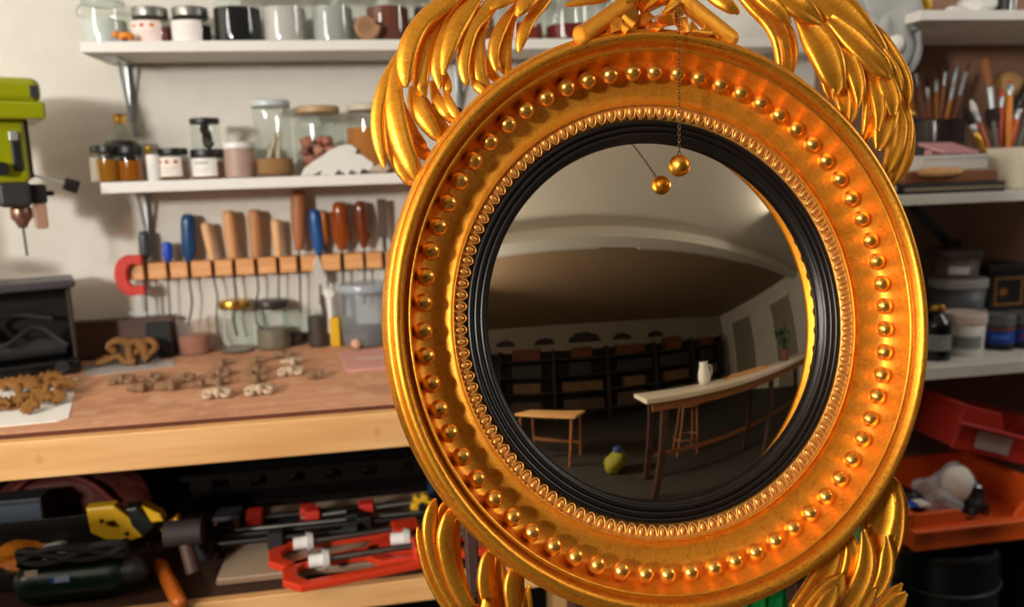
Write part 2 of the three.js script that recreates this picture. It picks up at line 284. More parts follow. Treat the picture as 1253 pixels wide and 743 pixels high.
{ // foliage springing from the crest, down over the upper edge of the frame
  const A = 'acanthus_leaf';
  leaf('crest_stem', [[806, -95, 30], [740, -62, 30], [660, -40, 30], [590, -26, 26], [545, -2, 18]], -0.012, { tilt: 0 });
  leaf(A, [[585, -28, 11], [551, -1, 16], [517, 27, 16], [501, 56, 18], [496, 81, 16], [496, 98, 11], [496.5, 107, 2]], 0.018);
  leaf(A, [[575, -15, 8], [536, 25, 12], [521, 53, 15], [515.5, 82, 16], [515, 104, 14], [520, 118, 4]], 0.008);
  leaf(A, [[503, 106, 8], [508, 121, 15], [515, 138, 17], [526, 155, 15], [534, 167, 10], [538, 173, 2]], 0.008, { dz1: 0.012 });
  leaf(A, [[518, 120, 6], [529, 138, 9], [539, 153, 11], [548, 165, 10], [553, 170, 4]], -0.002);
  leaf(A, [[580, -14, 9], [553, 24, 11], [542, 46, 11], [536, 66, 11], [534, 86, 11], [537, 103, 6], [538, 110, 1]], 0.012);
  leaf(A, [[585, -2, 15], [567, 20, 16], [555, 42, 16], [548, 62, 14], [544, 78, 9], [542, 92, 2]], 0.02);
  leaf(A, [[541, 80, 6], [545, 98, 9], [548, 108, 8], [550, 115, 2]], 0.008);
  leaf(A, [[528, 100, 8], [535, 122, 11], [545, 137, 12], [556, 147, 9], [562, 150, 4]], 0.004);
  leaf(A, [[544, 108, 7], [550, 127, 9], [558, 141, 9], [564, 149, 4]], 0.012);
  leaf(A, [[500, 50, 4], [489, 65, 6], [478, 86, 9], [467, 113, 11], [461.5, 145, 12], [463.5, 175, 11], [468, 197, 6], [470, 206, 1]], 0.01);
  leaf(A, [[478, 98, 3], [473, 130, 6], [475, 160, 9], [480, 185, 11], [490, 208, 10], [499, 222, 7], [503, 227, 2]], 0.0);
  leaf(A, [[489, 68, 6], [484, 90, 12], [482, 114, 16], [485, 145, 19], [492, 175, 20], [503, 203, 17], [510, 219, 9], [513, 225, 3]], 0.016);
  leaf(A, [[490, 118, 5], [499, 147, 9], [508, 165, 9], [517, 177, 8], [521, 182, 2]], -0.004);
  leaf(A, [[503, 168, 8], [514, 182, 11], [522, 190, 11], [528, 194, 5]], -0.008);
  leaf(A, [[615, -14, 10], [595, 14, 14], [578, 33, 14], [569, 60, 13], [567, 83, 11], [570, 100, 7], [571, 105, 1]], 0.016);
  leaf(A, [[608, 0, 7], [593, 24, 10], [584, 48, 14], [583, 72, 17], [587, 94, 15], [595, 110, 10], [599, 116, 3]], 0.008);
  leaf(A, [[576, 92, 4], [582, 103, 8], [591, 112, 8], [599, 117, 3]], 0.014);
  leaf(A, [[590, 64, 5], [598, 84, 9], [606, 95, 8], [616, 101, 3]], -0.002);
  leaf(A, [[634, 2, 6], [616, 29, 10], [606, 52, 11], [604, 70, 9], [607, 85, 5], [608, 89, 1]], 0.014);
  leaf(A, [[632, 16, 6], [622, 36, 10], [617, 58, 13], [617, 78, 13], [621, 90, 8], [621, 95, 3]], 0.004);
  leaf(A, [[665, -24, 18], [648, -2, 16], [638, 11, 12], [632, 20, 4]], 0.02);
  leaf(A, [[680, -16, 13], [662, 7, 10], [648, 25, 10], [640, 42, 11], [636, 55, 8], [634.5, 64, 1]], 0.01);
  leaf(A, [[645, -18, 10], [625, -3, 11], [610, 6, 9], [600, 11, 3]], 0.018);
  leaf(A, [[760, -18, 12], [738, -4, 11], [715, 2, 8], [700, 5, 6], [691, 7, 1]], 0.012);
  leaf('crest_stem', [[806, -95, 30], [880, -66, 34], [950, -35, 36], [1010, -4, 34], [1050, 34, 28]], -0.012, { tilt: 0 });
  leaf(A, [[850, -26, 12], [875, -4, 13], [892, 8, 11], [901, 14, 7], [903, 18, 2]], 0.014);
  leaf(A, [[895, -22, 20], [920, 5, 20], [940, 26, 20], [952, 46, 20], [957, 66, 19], [958, 80, 17], [958, 92, 12]], 0.004, { tilt: -0.2 });
  leaf(A, [[955, 18, 5], [966, 36, 6], [971, 54, 7], [971, 72, 7], [968, 90, 5]], -0.002);
  leaf(A, [[915, -16, 14], [940, 3, 14], [957, 18, 12], [966, 30, 3]], 0.016);
  leaf(A, [[935, -24, 18], [962, -2, 20], [984, 13, 18], [998, 23, 11], [1005, 28, 3]], 0.022);
  leaf(A, [[976, 20, 14], [996, 44, 24], [1010, 68, 27], [1019, 92, 22], [1024, 106, 14], [1023, 115, 4]], 0.022, { h: 0.28 });
  leaf(A, [[978, 40, 6], [996, 64, 9], [1006, 86, 9], [1013, 108, 9], [1018, 124, 5]], 0.006);
  leaf(A, [[1026, 96, 10], [1031, 118, 15], [1034, 136, 13], [1036, 150, 4]], 0.012);
  leaf(A, [[1018, 60, 9], [1035, 88, 10], [1044, 116, 10], [1043, 140, 8], [1039, 152, 2]], 0.016);
  leaf(A, [[1022, 40, 13], [1039, 74, 15], [1049, 102, 13], [1051, 121, 7], [1050, 131, 1]], 0.022);
  leaf(A, [[985, -14, 26], [1022, 12, 30], [1052, 42, 26], [1072, 70, 20], [1078, 92, 10]], 0.006);
  leaf(A, [[1015, 22, 18], [1040, 46, 20], [1060, 66, 20], [1076, 82, 18], [1085, 92, 10], [1087, 97, 2]], 0.024);
  leaf(A, [[1052, 36, 9], [1076, 62, 10], [1090, 82, 10], [1098, 100, 9], [1102, 114, 3]], 0.016);
  leaf(A, [[1050, 22, 10], [1074, 44, 12], [1094, 72, 12], [1106, 97, 12], [1110, 118, 9], [1110, 130, 3]], 0.004);
  leaf(A, [[1040, 60, 14], [1058, 92, 20], [1066, 122, 20], [1064, 150, 18], [1057, 172, 8]], 0.008, { tilt: -0.1 });
  leaf(A, [[1062, 82, 8], [1072, 112, 12], [1076, 138, 10], [1074, 160, 3]], 0.02);
  leaf(A, [[1072, 76, 11], [1084, 104, 16], [1091, 126, 15], [1093, 142, 6]], 0.022);
  leaf(A, [[1078, 100, 13], [1084, 128, 19], [1081, 155, 19], [1077, 174, 13], [1074, 184, 3]], 0.014);
  leaf(A, [[1094, 118, 9], [1099, 150, 13], [1095, 180, 14], [1087, 204, 10], [1084, 213, 4]], 0.012);
  leaf(A, [[1100, 112, 8], [1107, 148, 12], [1105, 180, 13], [1098, 208, 11], [1091, 227, 4]], 0.006);
  leaf(A, [[1106, 120, 5], [1113, 162, 8], [1111, 195, 8], [1105, 217, 3]], 0.0);
  // lower foliage, from the foot upwards against the frame
  leaf(A, [[511, 645, 2], [513, 656, 7], [518, 676, 10], [526, 700, 12], [540, 726, 14], [562, 756, 14]], 0.004, { tilt: -0.3 });
  leaf(A, [[533, 610, 3], [529, 622, 11], [526, 645, 16], [530, 675, 16], [540, 706, 15], [562, 744, 15]], 0.012, { tilt: -0.3 });
  leaf(A, [[552, 620, 3], [549, 632, 12], [544, 657, 16], [548, 687, 15], [556, 712, 14], [574, 746, 13]], 0.016, { tilt: -0.3 });
  leaf(A, [[549, 611, 4], [543, 622, 10], [540, 645, 10], [543, 672, 8]], 0.002, { tilt: -0.3 });
  leaf(A, [[563, 630, 2], [559, 640, 7], [556, 662, 11], [559, 692, 11], [567, 720, 10], [578, 748, 10]], 0.004, { tilt: -0.5 });
  leaf(A, [[603, 668, 3], [597, 682, 13], [594, 705, 18], [597, 730, 20], [603, 765, 22]], 0.0, { tilt: -0.4 });
  leaf(A, [[609, 676, 6], [610, 700, 14], [614, 730, 16], [618, 765, 16]], -0.012, { tilt: 0.3 });
  leaf(A, [[630, 690, 5], [627, 704, 13], [625, 720, 15], [629, 750, 15]], 0.008, { tilt: -0.3 });
  leaf(A, [[640, 694, 5], [636, 710, 8], [637, 735, 9], [640, 760, 9]], -0.004);
  leaf(A, [[648, 716, 2], [645, 730, 9], [645, 760, 12]], -0.002);
  leaf(A, [[592, 733, 3], [594, 742, 10], [598, 765, 14]], 0.012);
  leaf(A, [[1084, 578, 5], [1096, 595, 8], [1101, 620, 9], [1099, 655, 9], [1093, 682, 6], [1089, 694, 2]], -0.004);
  leaf(A, [[1100, 592, 3], [1106, 615, 6], [1104, 645, 6], [1098, 672, 3]], -0.012);
  leaf(A, [[1083, 590, 18], [1080, 622, 26], [1074, 655, 24], [1064, 692, 18], [1052, 722, 8]], -0.014, { tilt: 0.4 });
  leaf(A, [[1085, 656, 3], [1085, 680, 12], [1082, 703, 13], [1074, 722, 11], [1066, 734, 4]], 0.006);
  leaf(A, [[1056, 648, 4], [1060, 672, 13], [1057, 700, 17], [1046, 726, 18], [1026, 756, 20]], 0.004);
  leaf(A, [[1038, 652, 8], [1043, 680, 16], [1037, 710, 18], [1020, 745, 18]], -0.004);
  leaf(A, [[1026, 664, 8], [1015, 690, 18], [1000, 716, 20], [976, 752, 20]], -0.01);
  leaf(A, [[1031, 703, 4], [1023, 716, 18], [1008, 733, 22], [990, 756, 22]], 0.01);
  leaf(A, [[1023, 717, 3], [1015, 731, 14], [1002, 752, 17]], 0.02);
  leaf(A, [[1070, 720, 5], [1060, 733, 13], [1045, 752, 14]], 0.008);
  leaf(A, [[1104, 714, 2], [1096, 724, 9], [1084, 738, 11], [1066, 757, 12]], 0.004);
  leaf(A, [[1109, 726, 4], [1099, 735, 13], [1080, 753, 14]], 0.014);
  leaf('foot_stem', [[575, 752, 20], [640, 775, 34], [740, 792, 40], [830, 797, 44], [920, 794, 40], [1010, 780, 34], [1075, 757, 20]], -0.006, { tilt: 0 });
}
{ // rocky perch between the two logs on the crest
  const logA = merge(bar(onMirror(712, 43, 0.03), onMirror(800, -18, 0.02), 0.0092, 18)), cut = at(new THREE.SphereGeometry(0.0094, 18, 10).scale(1, 1.15, 0.6), ...onMirror(711, 43, 0.033).toArray());
  part('log', logA, M.goldLeaf, mirror); part('log_end', cut, M.goldLeaf, mirror);
  part('log', merge(bar(onMirror(828, -5, 0.022), onMirror(893, 47, 0.022), 0.0098, 18), at(new THREE.SphereGeometry(0.0096, 16, 10), ...onMirror(893, 47, 0.022).toArray())), M.goldLeaf, mirror);
  const rocks = [[752, 32, 11], [768, 18, 14], [785, 26, 12], [800, 14, 15], [812, 22, 13], [824, 12, 11], [790, 2, 15], [815, -4, 13], [770, -2, 12], [834, 28, 9], [846, 36, 8], [860, 40, 8], [740, 38, 9], [872, 46, 7], [803, 30, 10]];
  for (const [x, y, s] of rocks) {
    const c = onMirror(x, y, 0.02 + rr(-0.004, 0.008)), pts = []; for (let i = 0; i < 12; i++) pts.push(V(rr(-1, 1), rr(-1, 1), rr(-1, 1)).normalize().multiplyScalar(s * 0.00112 * rr(0.75, 1.1)));
    part('rock', at(new ConvexGeometry(pts), ...c.toArray()), M.goldLeaf, mirror);
  }
  for (const [x, y] of [[760, 34], [768, 27]]) { const a = onMirror(x - 6, y - 6, 0.03), b = onMirror(x + 8, y + 5, 0.034); part('twig_stub', bar(a, b, 0.0045, 10), M.goldLeaf, mirror); }
  for (const [x0, y0, x1, y1] of [[812, 16, 830, 3], [838, 26, 842, 40], [846, 38, 870, 41]]) part('twig', bar(onMirror(x0, y0, 0.034), onMirror(x1, y1, 0.034), 0.0028, 8), M.goldLeaf, mirror);
}
{ // ball on a chain, hanging plumb in front of the glass
  const re = 0.1988, Rc = 0.62, o = camera.position.clone().applyMatrix4(MI), d = rayOf(831, 203).transformDirection(MI);
  const zc = -0.0225 - Math.sqrt(Rc * Rc - re * re), oc = o.clone().sub(V(0, 0, zc)), b = oc.dot(d), R2 = Rc + 0.024, t = -b - Math.sqrt(b * b - oc.lengthSq() + R2 * R2);
  const c = o.addScaledVector(d, t).applyMatrix4(mirror.matrixWorld), g = thing('hanging_ball', 'small gilt ball on a fine chain in front of the mirror glass', 'ornament', c.toArray());
  part('ball', new THREE.SphereGeometry(0.0118, 36, 24), phys(0xf6ac40, 0.33, { metalness: 1, bumpMap: T.bump, bumpScale: 0.0002 }), g);
  const links = [], n = 62, step = 0.0034, wire = std(0x6f5330, 0.4, { metalness: 1 });
  for (let k = 0; k < n; k++) links.push(at(new THREE.TorusGeometry(0.0014, 0.00038, 5, 10).scale(1, 1.55, 1).rotateY(k % 2 ? 1.2 : -0.3), 0, 0.0135 + k * step, 0));
  part('chain', merge(links), wire, g);
  part('ring', at(new THREE.TorusGeometry(0.0022, 0.0005, 6, 14), 0, 0.0125, 0), wire, g);
  // the carved beak it hangs from, above the picture
  const top = c.clone().add(V(0, 0.0135 + n * step, 0)).applyMatrix4(MI), root = onMirror(806, -92, 0.0);
  part('beak', merge(capTube([root, root.clone().lerp(top, 0.5).add(V(0, 0.03, 0.01)), top.clone().add(V(0, 0.004, 0)), top], 0.006, 20, 10)), M.goldLeaf, mirror);
}
{ // easel
  const e = thing('easel', 'dark stained easel that carries the gilt mirror', 'easel', [0, 0, 0]);
  const post = (px, py, dz) => onMirror(px, py, dz).applyMatrix4(mirror.matrixWorld);
  for (const px of [581, 975]) {
    const a = post(px, 740, -0.09), up = V(0, Math.cos(0.218), -Math.sin(0.218)), lo = a.clone().addScaledVector(up, -(a.y) / up.y), hi = a.clone().addScaledVector(up, 0.34), L = lo.distanceTo(hi);
    const g = boxUV(box(0.013, L, 0.026, 0.002), 1, 1); g.rotateX(-0.218); g.translate(...lo.clone().add(hi).multiplyScalar(0.5).toArray());
    part('post', g, std(0x3a2420, 0.45), e);
    part('bolt', at(cyl(0.006, 0.006, 0.01, 12).rotateX(Math.PI / 2), ...post(px + 4, 733, -0.07).toArray()), M.black, e);
  }
  const l = onMirror(806, 858, 0.0).applyMatrix4(mirror.matrixWorld), q = mirror.quaternion;
  part('ledge', boxUV(box(0.72, 0.03, 0.16, 0.004), 1, 0).applyQuaternion(q).translate(l.x, l.y - 0.022, l.z), M.dark, e);
  part('rear_leg', boxUV(bar(V(0.3, 1.05, 0.72), V(0.3, 0.0, 0.55), 0.014, 8)), M.dark, e);
}
// ---------------------------------------------------------------- the bench
const BY = 0.8795, BZ = 0.615, LY = onY(400, 728, 0.6).y > 0 ? onZ(400, 728, 0.6).y : 0.6;
const BX0 = -1.5, BX1 = 0.46, LZ = LY + 0.0015;
const bench = thing('workbench', 'long wooden workbench with a stained top and a pale front board', 'workbench', [0, 0, 0]);
part('worktop', boxUV(at(box(BX1 - BX0, 0.022, BZ - 0.05, 0.002), (BX0 + BX1) / 2, BY - 0.011, (BZ - 0.05) / 2 + 0.001)), M.bench, bench);
part('edge_strip', boxUV(at(box(BX1 - BX0, 0.022, 0.027, 0.002), (BX0 + BX1) / 2, BY - 0.0115, BZ - 0.0355), 1, 0), std(0xb98668, 0.7, { map: tx(T.brown, 0.3) }), bench);
part('front_board', boxUV(at(box(BX1 - BX0, 0.06, 0.021, 0.003), (BX0 + BX1) / 2, BY - 0.03, BZ - 0.011), 1, 0), M.pine, bench);
for (const x of [BX0 + 0.06, BX1 - 0.05]) for (const z of [0.06, BZ - 0.08]) part('leg', boxUV(at(box(0.07, BY - 0.03, 0.07), x, (BY - 0.03) / 2, z), 1, 1), M.pine, bench);
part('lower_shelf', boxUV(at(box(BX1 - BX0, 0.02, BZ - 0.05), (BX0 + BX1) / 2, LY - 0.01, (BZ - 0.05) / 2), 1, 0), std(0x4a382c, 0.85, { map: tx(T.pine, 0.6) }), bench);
part('shelf_board', boxUV(at(box(BX1 - BX0, 0.042, 0.02, 0.003), (BX0 + BX1) / 2, LY - 0.019, BZ - 0.04), 1, 0), M.pine, bench);
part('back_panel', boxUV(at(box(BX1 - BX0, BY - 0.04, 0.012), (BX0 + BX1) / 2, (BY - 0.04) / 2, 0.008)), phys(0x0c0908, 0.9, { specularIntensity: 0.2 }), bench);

{ // unseen cabinet, added outside the frame to shade the clutter under the bench
  const g = thing('shade_cabinet', 'dark low cabinet added in front of the end of the workbench to cast shade', 'cabinet', [-1.05, 0, 0.95]); part('carcass', at(box(0.84, 0.8, 0.44, 0.006), 0, 0.4, 0), M.charcoal, g);
  for (let i = 0; i < 4; i++) { const d = part('drawer', at(box(0.8, 0.17, 0.012, 0.003), 0, 0.1 + i * 0.19, 0.225), std(0x3a2a26, 0.5), g); part('handle', at(box(0.2, 0.014, 0.016, 0.004), 0, 0.13 + i * 0.19, 0.238), M.zinc, d); }
}
// ---------------------------------------------------------------- shelves
const SU = onZ(100, 50.5, 0.16).y, SL = onZ(106, 224, 0.16).y, SRU = onZ(1190, 12, 0.34).y, SRM = onZ(1180, 236, 0.34).y, SRL = onZ(1190, 446, 0.34).y;
function shelf(px0, px1, y, d, th, label, brackets, group) {
  const x0 = onZ(px0, 60, d).x, x1 = typeof px1 === 'number' ? onZ(px1, 60, d).x : px1[0];
  const g = thing('wall_shelf', label, 'shelf', [(x0 + x1) / 2, y, d / 2]);
  part('board', boxUV(at(box(x1 - x0, th, d, 0.002), 0, -th / 2, 0), 1, 0), M.white, g);
  for (const b of brackets) {
    const x = onZ(b, 60, 0.02).x - (x0 + x1) / 2;
    part('bracket', merge(at(box(0.014, 0.15, 0.004), x, -th - 0.075, -d / 2 + 0.002), at(box(0.022, 0.004, d * 0.8), x, -th - 0.002, -d * 0.1), at(box(0.004, 0.11, 0.012), x, -th - 0.055, -d / 2 + 0.008), bar(V(x - 0.004, -th - 0.12, -d / 2 + 0.008), V(x - 0.004, -th - 0.006, -d / 2 + 0.055), 0.004, 8)), M.zinc, g);
  }
  return g;
}
shelf(98, 965, SU, 0.16, 0.021, 'upper white wall shelf with a row of jars of pigment', [152, 560]);
shelf(104, 640, SL, 0.16, 0.022, 'lower white wall shelf above the tool rack', [158, 560]);
shelf(1124, [2.1], SRU, 0.34, 0.02, 'topmost white shelf above the paint brushes', []);
shelf(1100, [2.1], SRM, 0.34, 0.022, 'white shelf that carries the brush pots and the pink pad', []);
shelf(1110, [2.1], SRL, 0.34, 0.028, 'white shelf that carries the tubs and dark bottle', []);
{ const a = onZ(1118, 262, 0.3), b = onZ(1172, 306, 0.02); const g = thing('shelf_brace', 'dark diagonal brace under the shelf of brush pots', 'brace'); part('strut', bar(V(a.x, SRM - 0.03, 0.3), V(b.x, b.y, 0.012), 0.011, 8), M.rubber, g); part('foot_plate', at(box(0.04, 0.05, 0.006), b.x, b.y, 0.004), M.rubber, g); }
{ const x = onZ(1097, 230, 0.33).x - 0.014, uh = SRM + 0.02, g = thing('shelf_upright', 'white upright board at the end of the brush shelf', 'upright'); part('board', at(box(0.02, uh - 0.62, 0.33), x, (uh + 0.62) / 2, 0.172), M.white, g);
  const k = thing('shade_backing', 'brown board added behind the deep shelves, coloured for the shade there', 'board'); part('panel', boxUV(at(box(2.1 - x - 0.02, 1.9, 0.004, 0.001), (2.1 + x) / 2, 0.96, 0.003)), std(0x8a6552, 0.8), k);  // added board: the shade of the recess is put into its brown
  const d = thing('added_dark_cupboard', 'black low cupboard added to darken the space under the deep shelves', 'cupboard', [(2.1 + x) / 2, 0, 0.105]); part('carcass', at(box(2.1 - x - 0.04, 0.44, 0.18), 0, 0.221, 0), phys(0x0c0b0b, 0.9, { specularIntensity: 0.2 }), d); part('door', at(box(0.4, 0.4, 0.01), -0.2, 0.22, 0.095), phys(0x100e0e, 0.8, { specularIntensity: 0.2 }), d); }  // added block, coloured black to stand in for the shade below the trays

// ---------------------------------------------------------------- jars
// where a thing seen between two columns stands on a shelf: x, width and height in metres
function slot(x0, x1, top, base, z) {
  const a = onZ(x0, base, z), b = onZ(x1, base, z), c = onZ((x0 + x1) / 2, top, z), e = onZ((x0 + x1) / 2, base, z);
  return { x: (a.x + b.x) / 2, w: (b.x - a.x) * 0.985, h: c.y - e.y };
}
function canvasTex(w, h, draw) { const c = document.createElement('canvas'); c.width = w; c.height = h; draw(c.getContext('2d'), w, h); const t = new THREE.CanvasTexture(c); t.colorSpace = THREE.SRGBColorSpace; return t; }
const lbl = {
  dots: canvasTex(128, 96, (c, w, h) => { c.fillStyle = '#e6d3cb'; c.fillRect(0, 0, w, h); const k = ['#c9781f', '#b23a2a', '#c86a2a']; for (let i = 0; i < 3; i++) { c.fillStyle = k[i]; c.beginPath(); c.arc(30 + i * 34, 22, 8, 0, 7); c.fill(); } c.fillStyle = '#d5b4aa'; for (let i = 0; i < 4; i++) c.fillRect(18, 46 + i * 11, 92 - i * 9, 3); }),
  redDots: canvasTex(128, 96, (c, w, h) => { c.fillStyle = '#e2d8cd'; c.fillRect(0, 0, w, h); c.fillStyle = '#a02a22'; for (let i = 0; i < 3; i++) { c.beginPath(); c.arc(26 + i * 38, 24, 9, 0, 7); c.fill(); } c.fillStyle = '#b9a79d'; for (let i = 0; i < 3; i++) c.fillRect(20, 52 + i * 12, 86 - i * 14, 3); }),
  crest: canvasTex(128, 96, (c, w, h) => { c.fillStyle = '#e8e3dc'; c.fillRect(0, 0, w, h); c.fillStyle = '#8b8984'; for (let i = 0; i < 7; i++) c.fillRect(34 + i * 9, 16 + (i % 2) * 4, 6, 16); c.fillStyle = '#b9b4ad'; for (let i = 0; i < 4; i++) c.fillRect(22 + i * 6, 48 + i * 10, 84 - i * 12, 3); }),
  plain: canvasTex(128, 96, (c, w, h) => { c.fillStyle = '#e3dcd8'; c.fillRect(0, 0, w, h); c.fillStyle = '#d2c8c4'; for (let i = 0; i < 4; i++) c.fillRect(20, 26 + i * 15, 86, 3); }),
  blue: canvasTex(128, 96, (c, w, h) => { c.fillStyle = '#1b3f9e'; c.fillRect(0, 0, w, h); c.fillStyle = '#7a3b22'; c.fillRect(0, 0, w, 20); c.fillStyle = '#3a6fd0'; c.fillRect(34, 40, 56, 26); }),
  redBlue: canvasTex(128, 96, (c, w, h) => { c.fillStyle = '#1d3f96'; c.fillRect(0, 0, w, h); c.fillStyle = '#b01e28'; c.fillRect(56, 44, 50, 30); c.fillStyle = '#7a3b22'; c.fillRect(0, 0, w, 16); }),
  gold: canvasTex(128, 128, (c, w, h) => { c.fillStyle = '#0c0a09'; c.fillRect(0, 0, w, h); c.strokeStyle = '#a06a2a'; c.lineWidth = 9; c.strokeRect(14, 14, 100, 100); c.fillStyle = '#a8652a'; c.beginPath(); c.arc(44, 66, 15, 0, 7); c.fill(); }),
  grey: canvasTex(64, 64, (c, w, h) => { c.fillStyle = '#8a8d8b'; c.fillRect(0, 0, w, h); c.fillStyle = '#6f7270'; for (let i = 0; i < 5; i++) c.fillRect(8, 10 + i * 10, 44 - (i % 3) * 8, 4); }),
};
function wrapLabel(r, y, h, arc, t, facing = -0.25) { // a paper label round a jar
  const g = new THREE.CylinderGeometry(r, r, h, 20, 1, true, facing - arc / 2, arc), i = new THREE.CylinderGeometry(r - 0.0003, r - 0.0003, h, 20, 1, true, facing - arc / 2, arc);
  return [merge(g, i).translate(0, y, 0), std(0xffffff, 0.8, { map: t })];
}
function jar(name, label, s, z, y, o = {}) {
  const { cat = 'jar', body = M.glass, neck = 0.84, shoulder = 0.72, lidH = 0.14, lid = M.black, lidR = neck + 0.05, fill, fillTo = 0.6, tag: tg, group, tagFrom = 0.14, tagTo = 0.62, arc = 2.2, dx = 0, foot = 0.94, top = 0 } = o;
  const r = s.w / 2, h = s.h, hb = h * (1 - lidH * (lid ? 1 : 0)), g = thing(name, label, cat, [s.x + dx, y, z], 0, group);
  part('body', lathe([[0, 0], [r * foot * 0.9, 0], [r * foot, h * 0.02], [r, h * 0.06], [r, h * shoulder * 0.96], [r * (1 + neck) / 2 + r * 0.04, h * (shoulder + 0.05)], [r * neck, h * (shoulder + 0.1)], [r * neck, hb]].filter((p, i, a) => i < 6 || p[1] <= hb + 1e-6), 40), body, g);
  if (lid) part('lid', lathe([[0, hb - h * 0.01], [r * lidR, hb - h * 0.01], [r * lidR * 1.02, hb + h * lidH * 0.2], [r * lidR * 1.02, h * 0.985], [r * lidR * 0.95, h], [0, h]], 40), lid, g);
  if (fill) part('contents', lathe([[0, h * 0.015], [r * foot * 0.88, h * 0.015], [r * 0.965, h * 0.07], [r * 0.965, h * Math.min(fillTo, shoulder)], [r * 0.9, h * fillTo], [r * 0.4, h * (fillTo + 0.012)], [0, h * (fillTo + 0.005)]], 32), fill, g);
  if (tg) { const [lg, lm] = wrapLabel(r * 1.006, h * (tagFrom + tagTo) / 2, h * (tagTo - tagFrom), arc, tg); part('paper_label', lg, lm, g); }
  return g;
}
// --- upper shelf
const zU = 0.085;
{ // clip-top jar, empty but for a pale lining
  const s = slot(103, 158, -14, 49, zU), g = jar('clip_top_jar', 'clear clip-top jar standing first on the upper shelf', s, zU, SU, { lid: M.glass, lidH: 0.12, neck: 0.9, fill: std(0xc9cdc8, 0.8), fillTo: 0.5 });
  const r = s.w / 2; part('wire_clip', merge(at(new THREE.TorusGeometry(r * 0.93, 0.0014, 6, 40).rotateX(Math.PI / 2), 0, s.h * 0.84, 0), tube([V(-r * 0.95, s.h * 0.84, 0), V(-r * 1.15, s.h * 0.76, 0.004), V(-r * 1.2, s.h * 0.62, 0.006), V(-r * 1.04, s.h * 0.6, 0.004)], 0.0015, 12, 6)), M.zinc, g);
}
{ // little orange figure of an animal on a blue base
  const s = slot(136, 168, 35, 50, 0.14), g = thing('toy_animal', 'tiny orange animal figure on a blue slip by the clip-top jar', 'figurine', [s.x, SU, 0.138]), w = s.w, h = s.h;
  part('base', at(box(w * 0.55, h * 0.14, 0.014, 0.001), -w * 0.22, h * 0.07, 0), M.blueBright, g);
  const b = at(new THREE.SphereGeometry(1, 20, 14).scale(w * 0.33, h * 0.33, w * 0.22), w * 0.08, h * 0.58, 0), hd = at(new THREE.SphereGeometry(1, 16, 12).scale(w * 0.15, h * 0.24, w * 0.14), -w * 0.3, h * 0.68, 0), sn = bar(V(-w * 0.4, h * 0.64, 0), V(-w * 0.5, h * 0.6, 0), h * 0.09, 10);
  part('body', merge(b, hd, sn, [[-0.1, 0.1], [-0.1, -0.1], [0.26, 0.1], [0.26, -0.1]].map(([x, z]) => at(cyl(w * 0.06, w * 0.065, h * 0.36, 10), x * w, h * 0.31, z * w)), at(new THREE.ConeGeometry(h * 0.09, h * 0.2, 8), -w * 0.27, h * 0.93, 0.05 * w), at(new THREE.ConeGeometry(h * 0.09, h * 0.2, 8), -w * 0.27, h * 0.93, -0.05 * w)), M.orange, g);
}
const greyLid = std(0x8c8c86, 0.35, { metalness: 0.7 });
jar('labelled_jar', 'squat jar with a pink label under three coloured dots', slot(162, 211, 2, 49, zU), zU, SU, { lid: greyLid, lidH: 0.28, shoulder: 0.56, fill: powder(0x96402e), fillTo: 0.5, tag: lbl.dots, tagFrom: 0.06, tagTo: 0.62, arc: 1.9 });
jar('labelled_jar', 'squat jar with a blank white label and grey lid on the upper shelf', slot(211, 260, 2, 49, zU), zU, SU, { lid: greyLid, lidH: 0.28, shoulder: 0.56, fill: powder(0x2c2523), fillTo: 0.5, tag: lbl.plain, tagFrom: 0.06, tagTo: 0.62, arc: 1.9 });
const tallLid = std(0x8b8f8e, 0.4, { metalness: 0.3 });
jar('pigment_jar', 'glass jar full of black pigment on the upper shelf', slot(263, 322, -26, 48.5, zU), zU, SU, { lid: tallLid,  fill: powder(0x0a0a0b), fillTo: 0.6, shoulder: 0.64 });
jar('pigment_jar', 'glass jar of white powder beside the jar of black pigment', slot(323, 377, -26, 48.5, zU), zU, SU, { lid: tallLid,  fill: powder(0xd8d0cb), fillTo: 0.6, shoulder: 0.64 });
jar('pigment_jar', 'glass jar of pale grey powder behind the round fossil', slot(383, 434, -26, 48.5, zU), zU, SU, { lid: tallLid,  fill: powder(0xb9bab6), fillTo: 0.6, shoulder: 0.64 });
jar('pigment_jar', 'glass jar of red-brown powder just past the round fossil', slot(449, 502, -26, 48, zU), zU, SU, { lid: tallLid,  fill: powder(0x7c4434), fillTo: 0.6, shoulder: 0.64 });
jar('pigment_jar', 'glass jar of dark umber powder half behind the outer gilt leaves', slot(507, 552, -26, 48, zU), zU, SU, { lid: tallLid,  fill: powder(0x35211d), fillTo: 0.6, shoulder: 0.64 });
jar('pigment_jar', 'glass jar of ochre powder between two sprays of gilt leaves', slot(556, 606, -26, 47.5, zU), zU, SU, { lid: tallLid, fill: powder(0xa56a30), fillTo: 0.42, shoulder: 0.78 });
jar('pigment_jar', 'glass jar of bright red powder behind the hanging gilt leaf', slot(612, 664, -20, 47, zU), zU, SU, { lid: tallLid, fill: powder(0xa33a20), fillTo: 0.34, shoulder: 0.78 });
jar('pigment_jar', 'glass jar of crimson powder next to the gilt log', slot(668, 726, -24, 46.5, zU), zU, SU, { lid: tallLid, fill: powder(0x7a1f18), fillTo: 0.3, shoulder: 0.8 });
jar('pigment_jar', 'pale empty glass jar behind the gilt log', slot(735, 790, -24, 46, zU), zU, SU, { lid: tallLid, fill: powder(0xb8b0a8), fillTo: 0.2, shoulder: 0.8 });
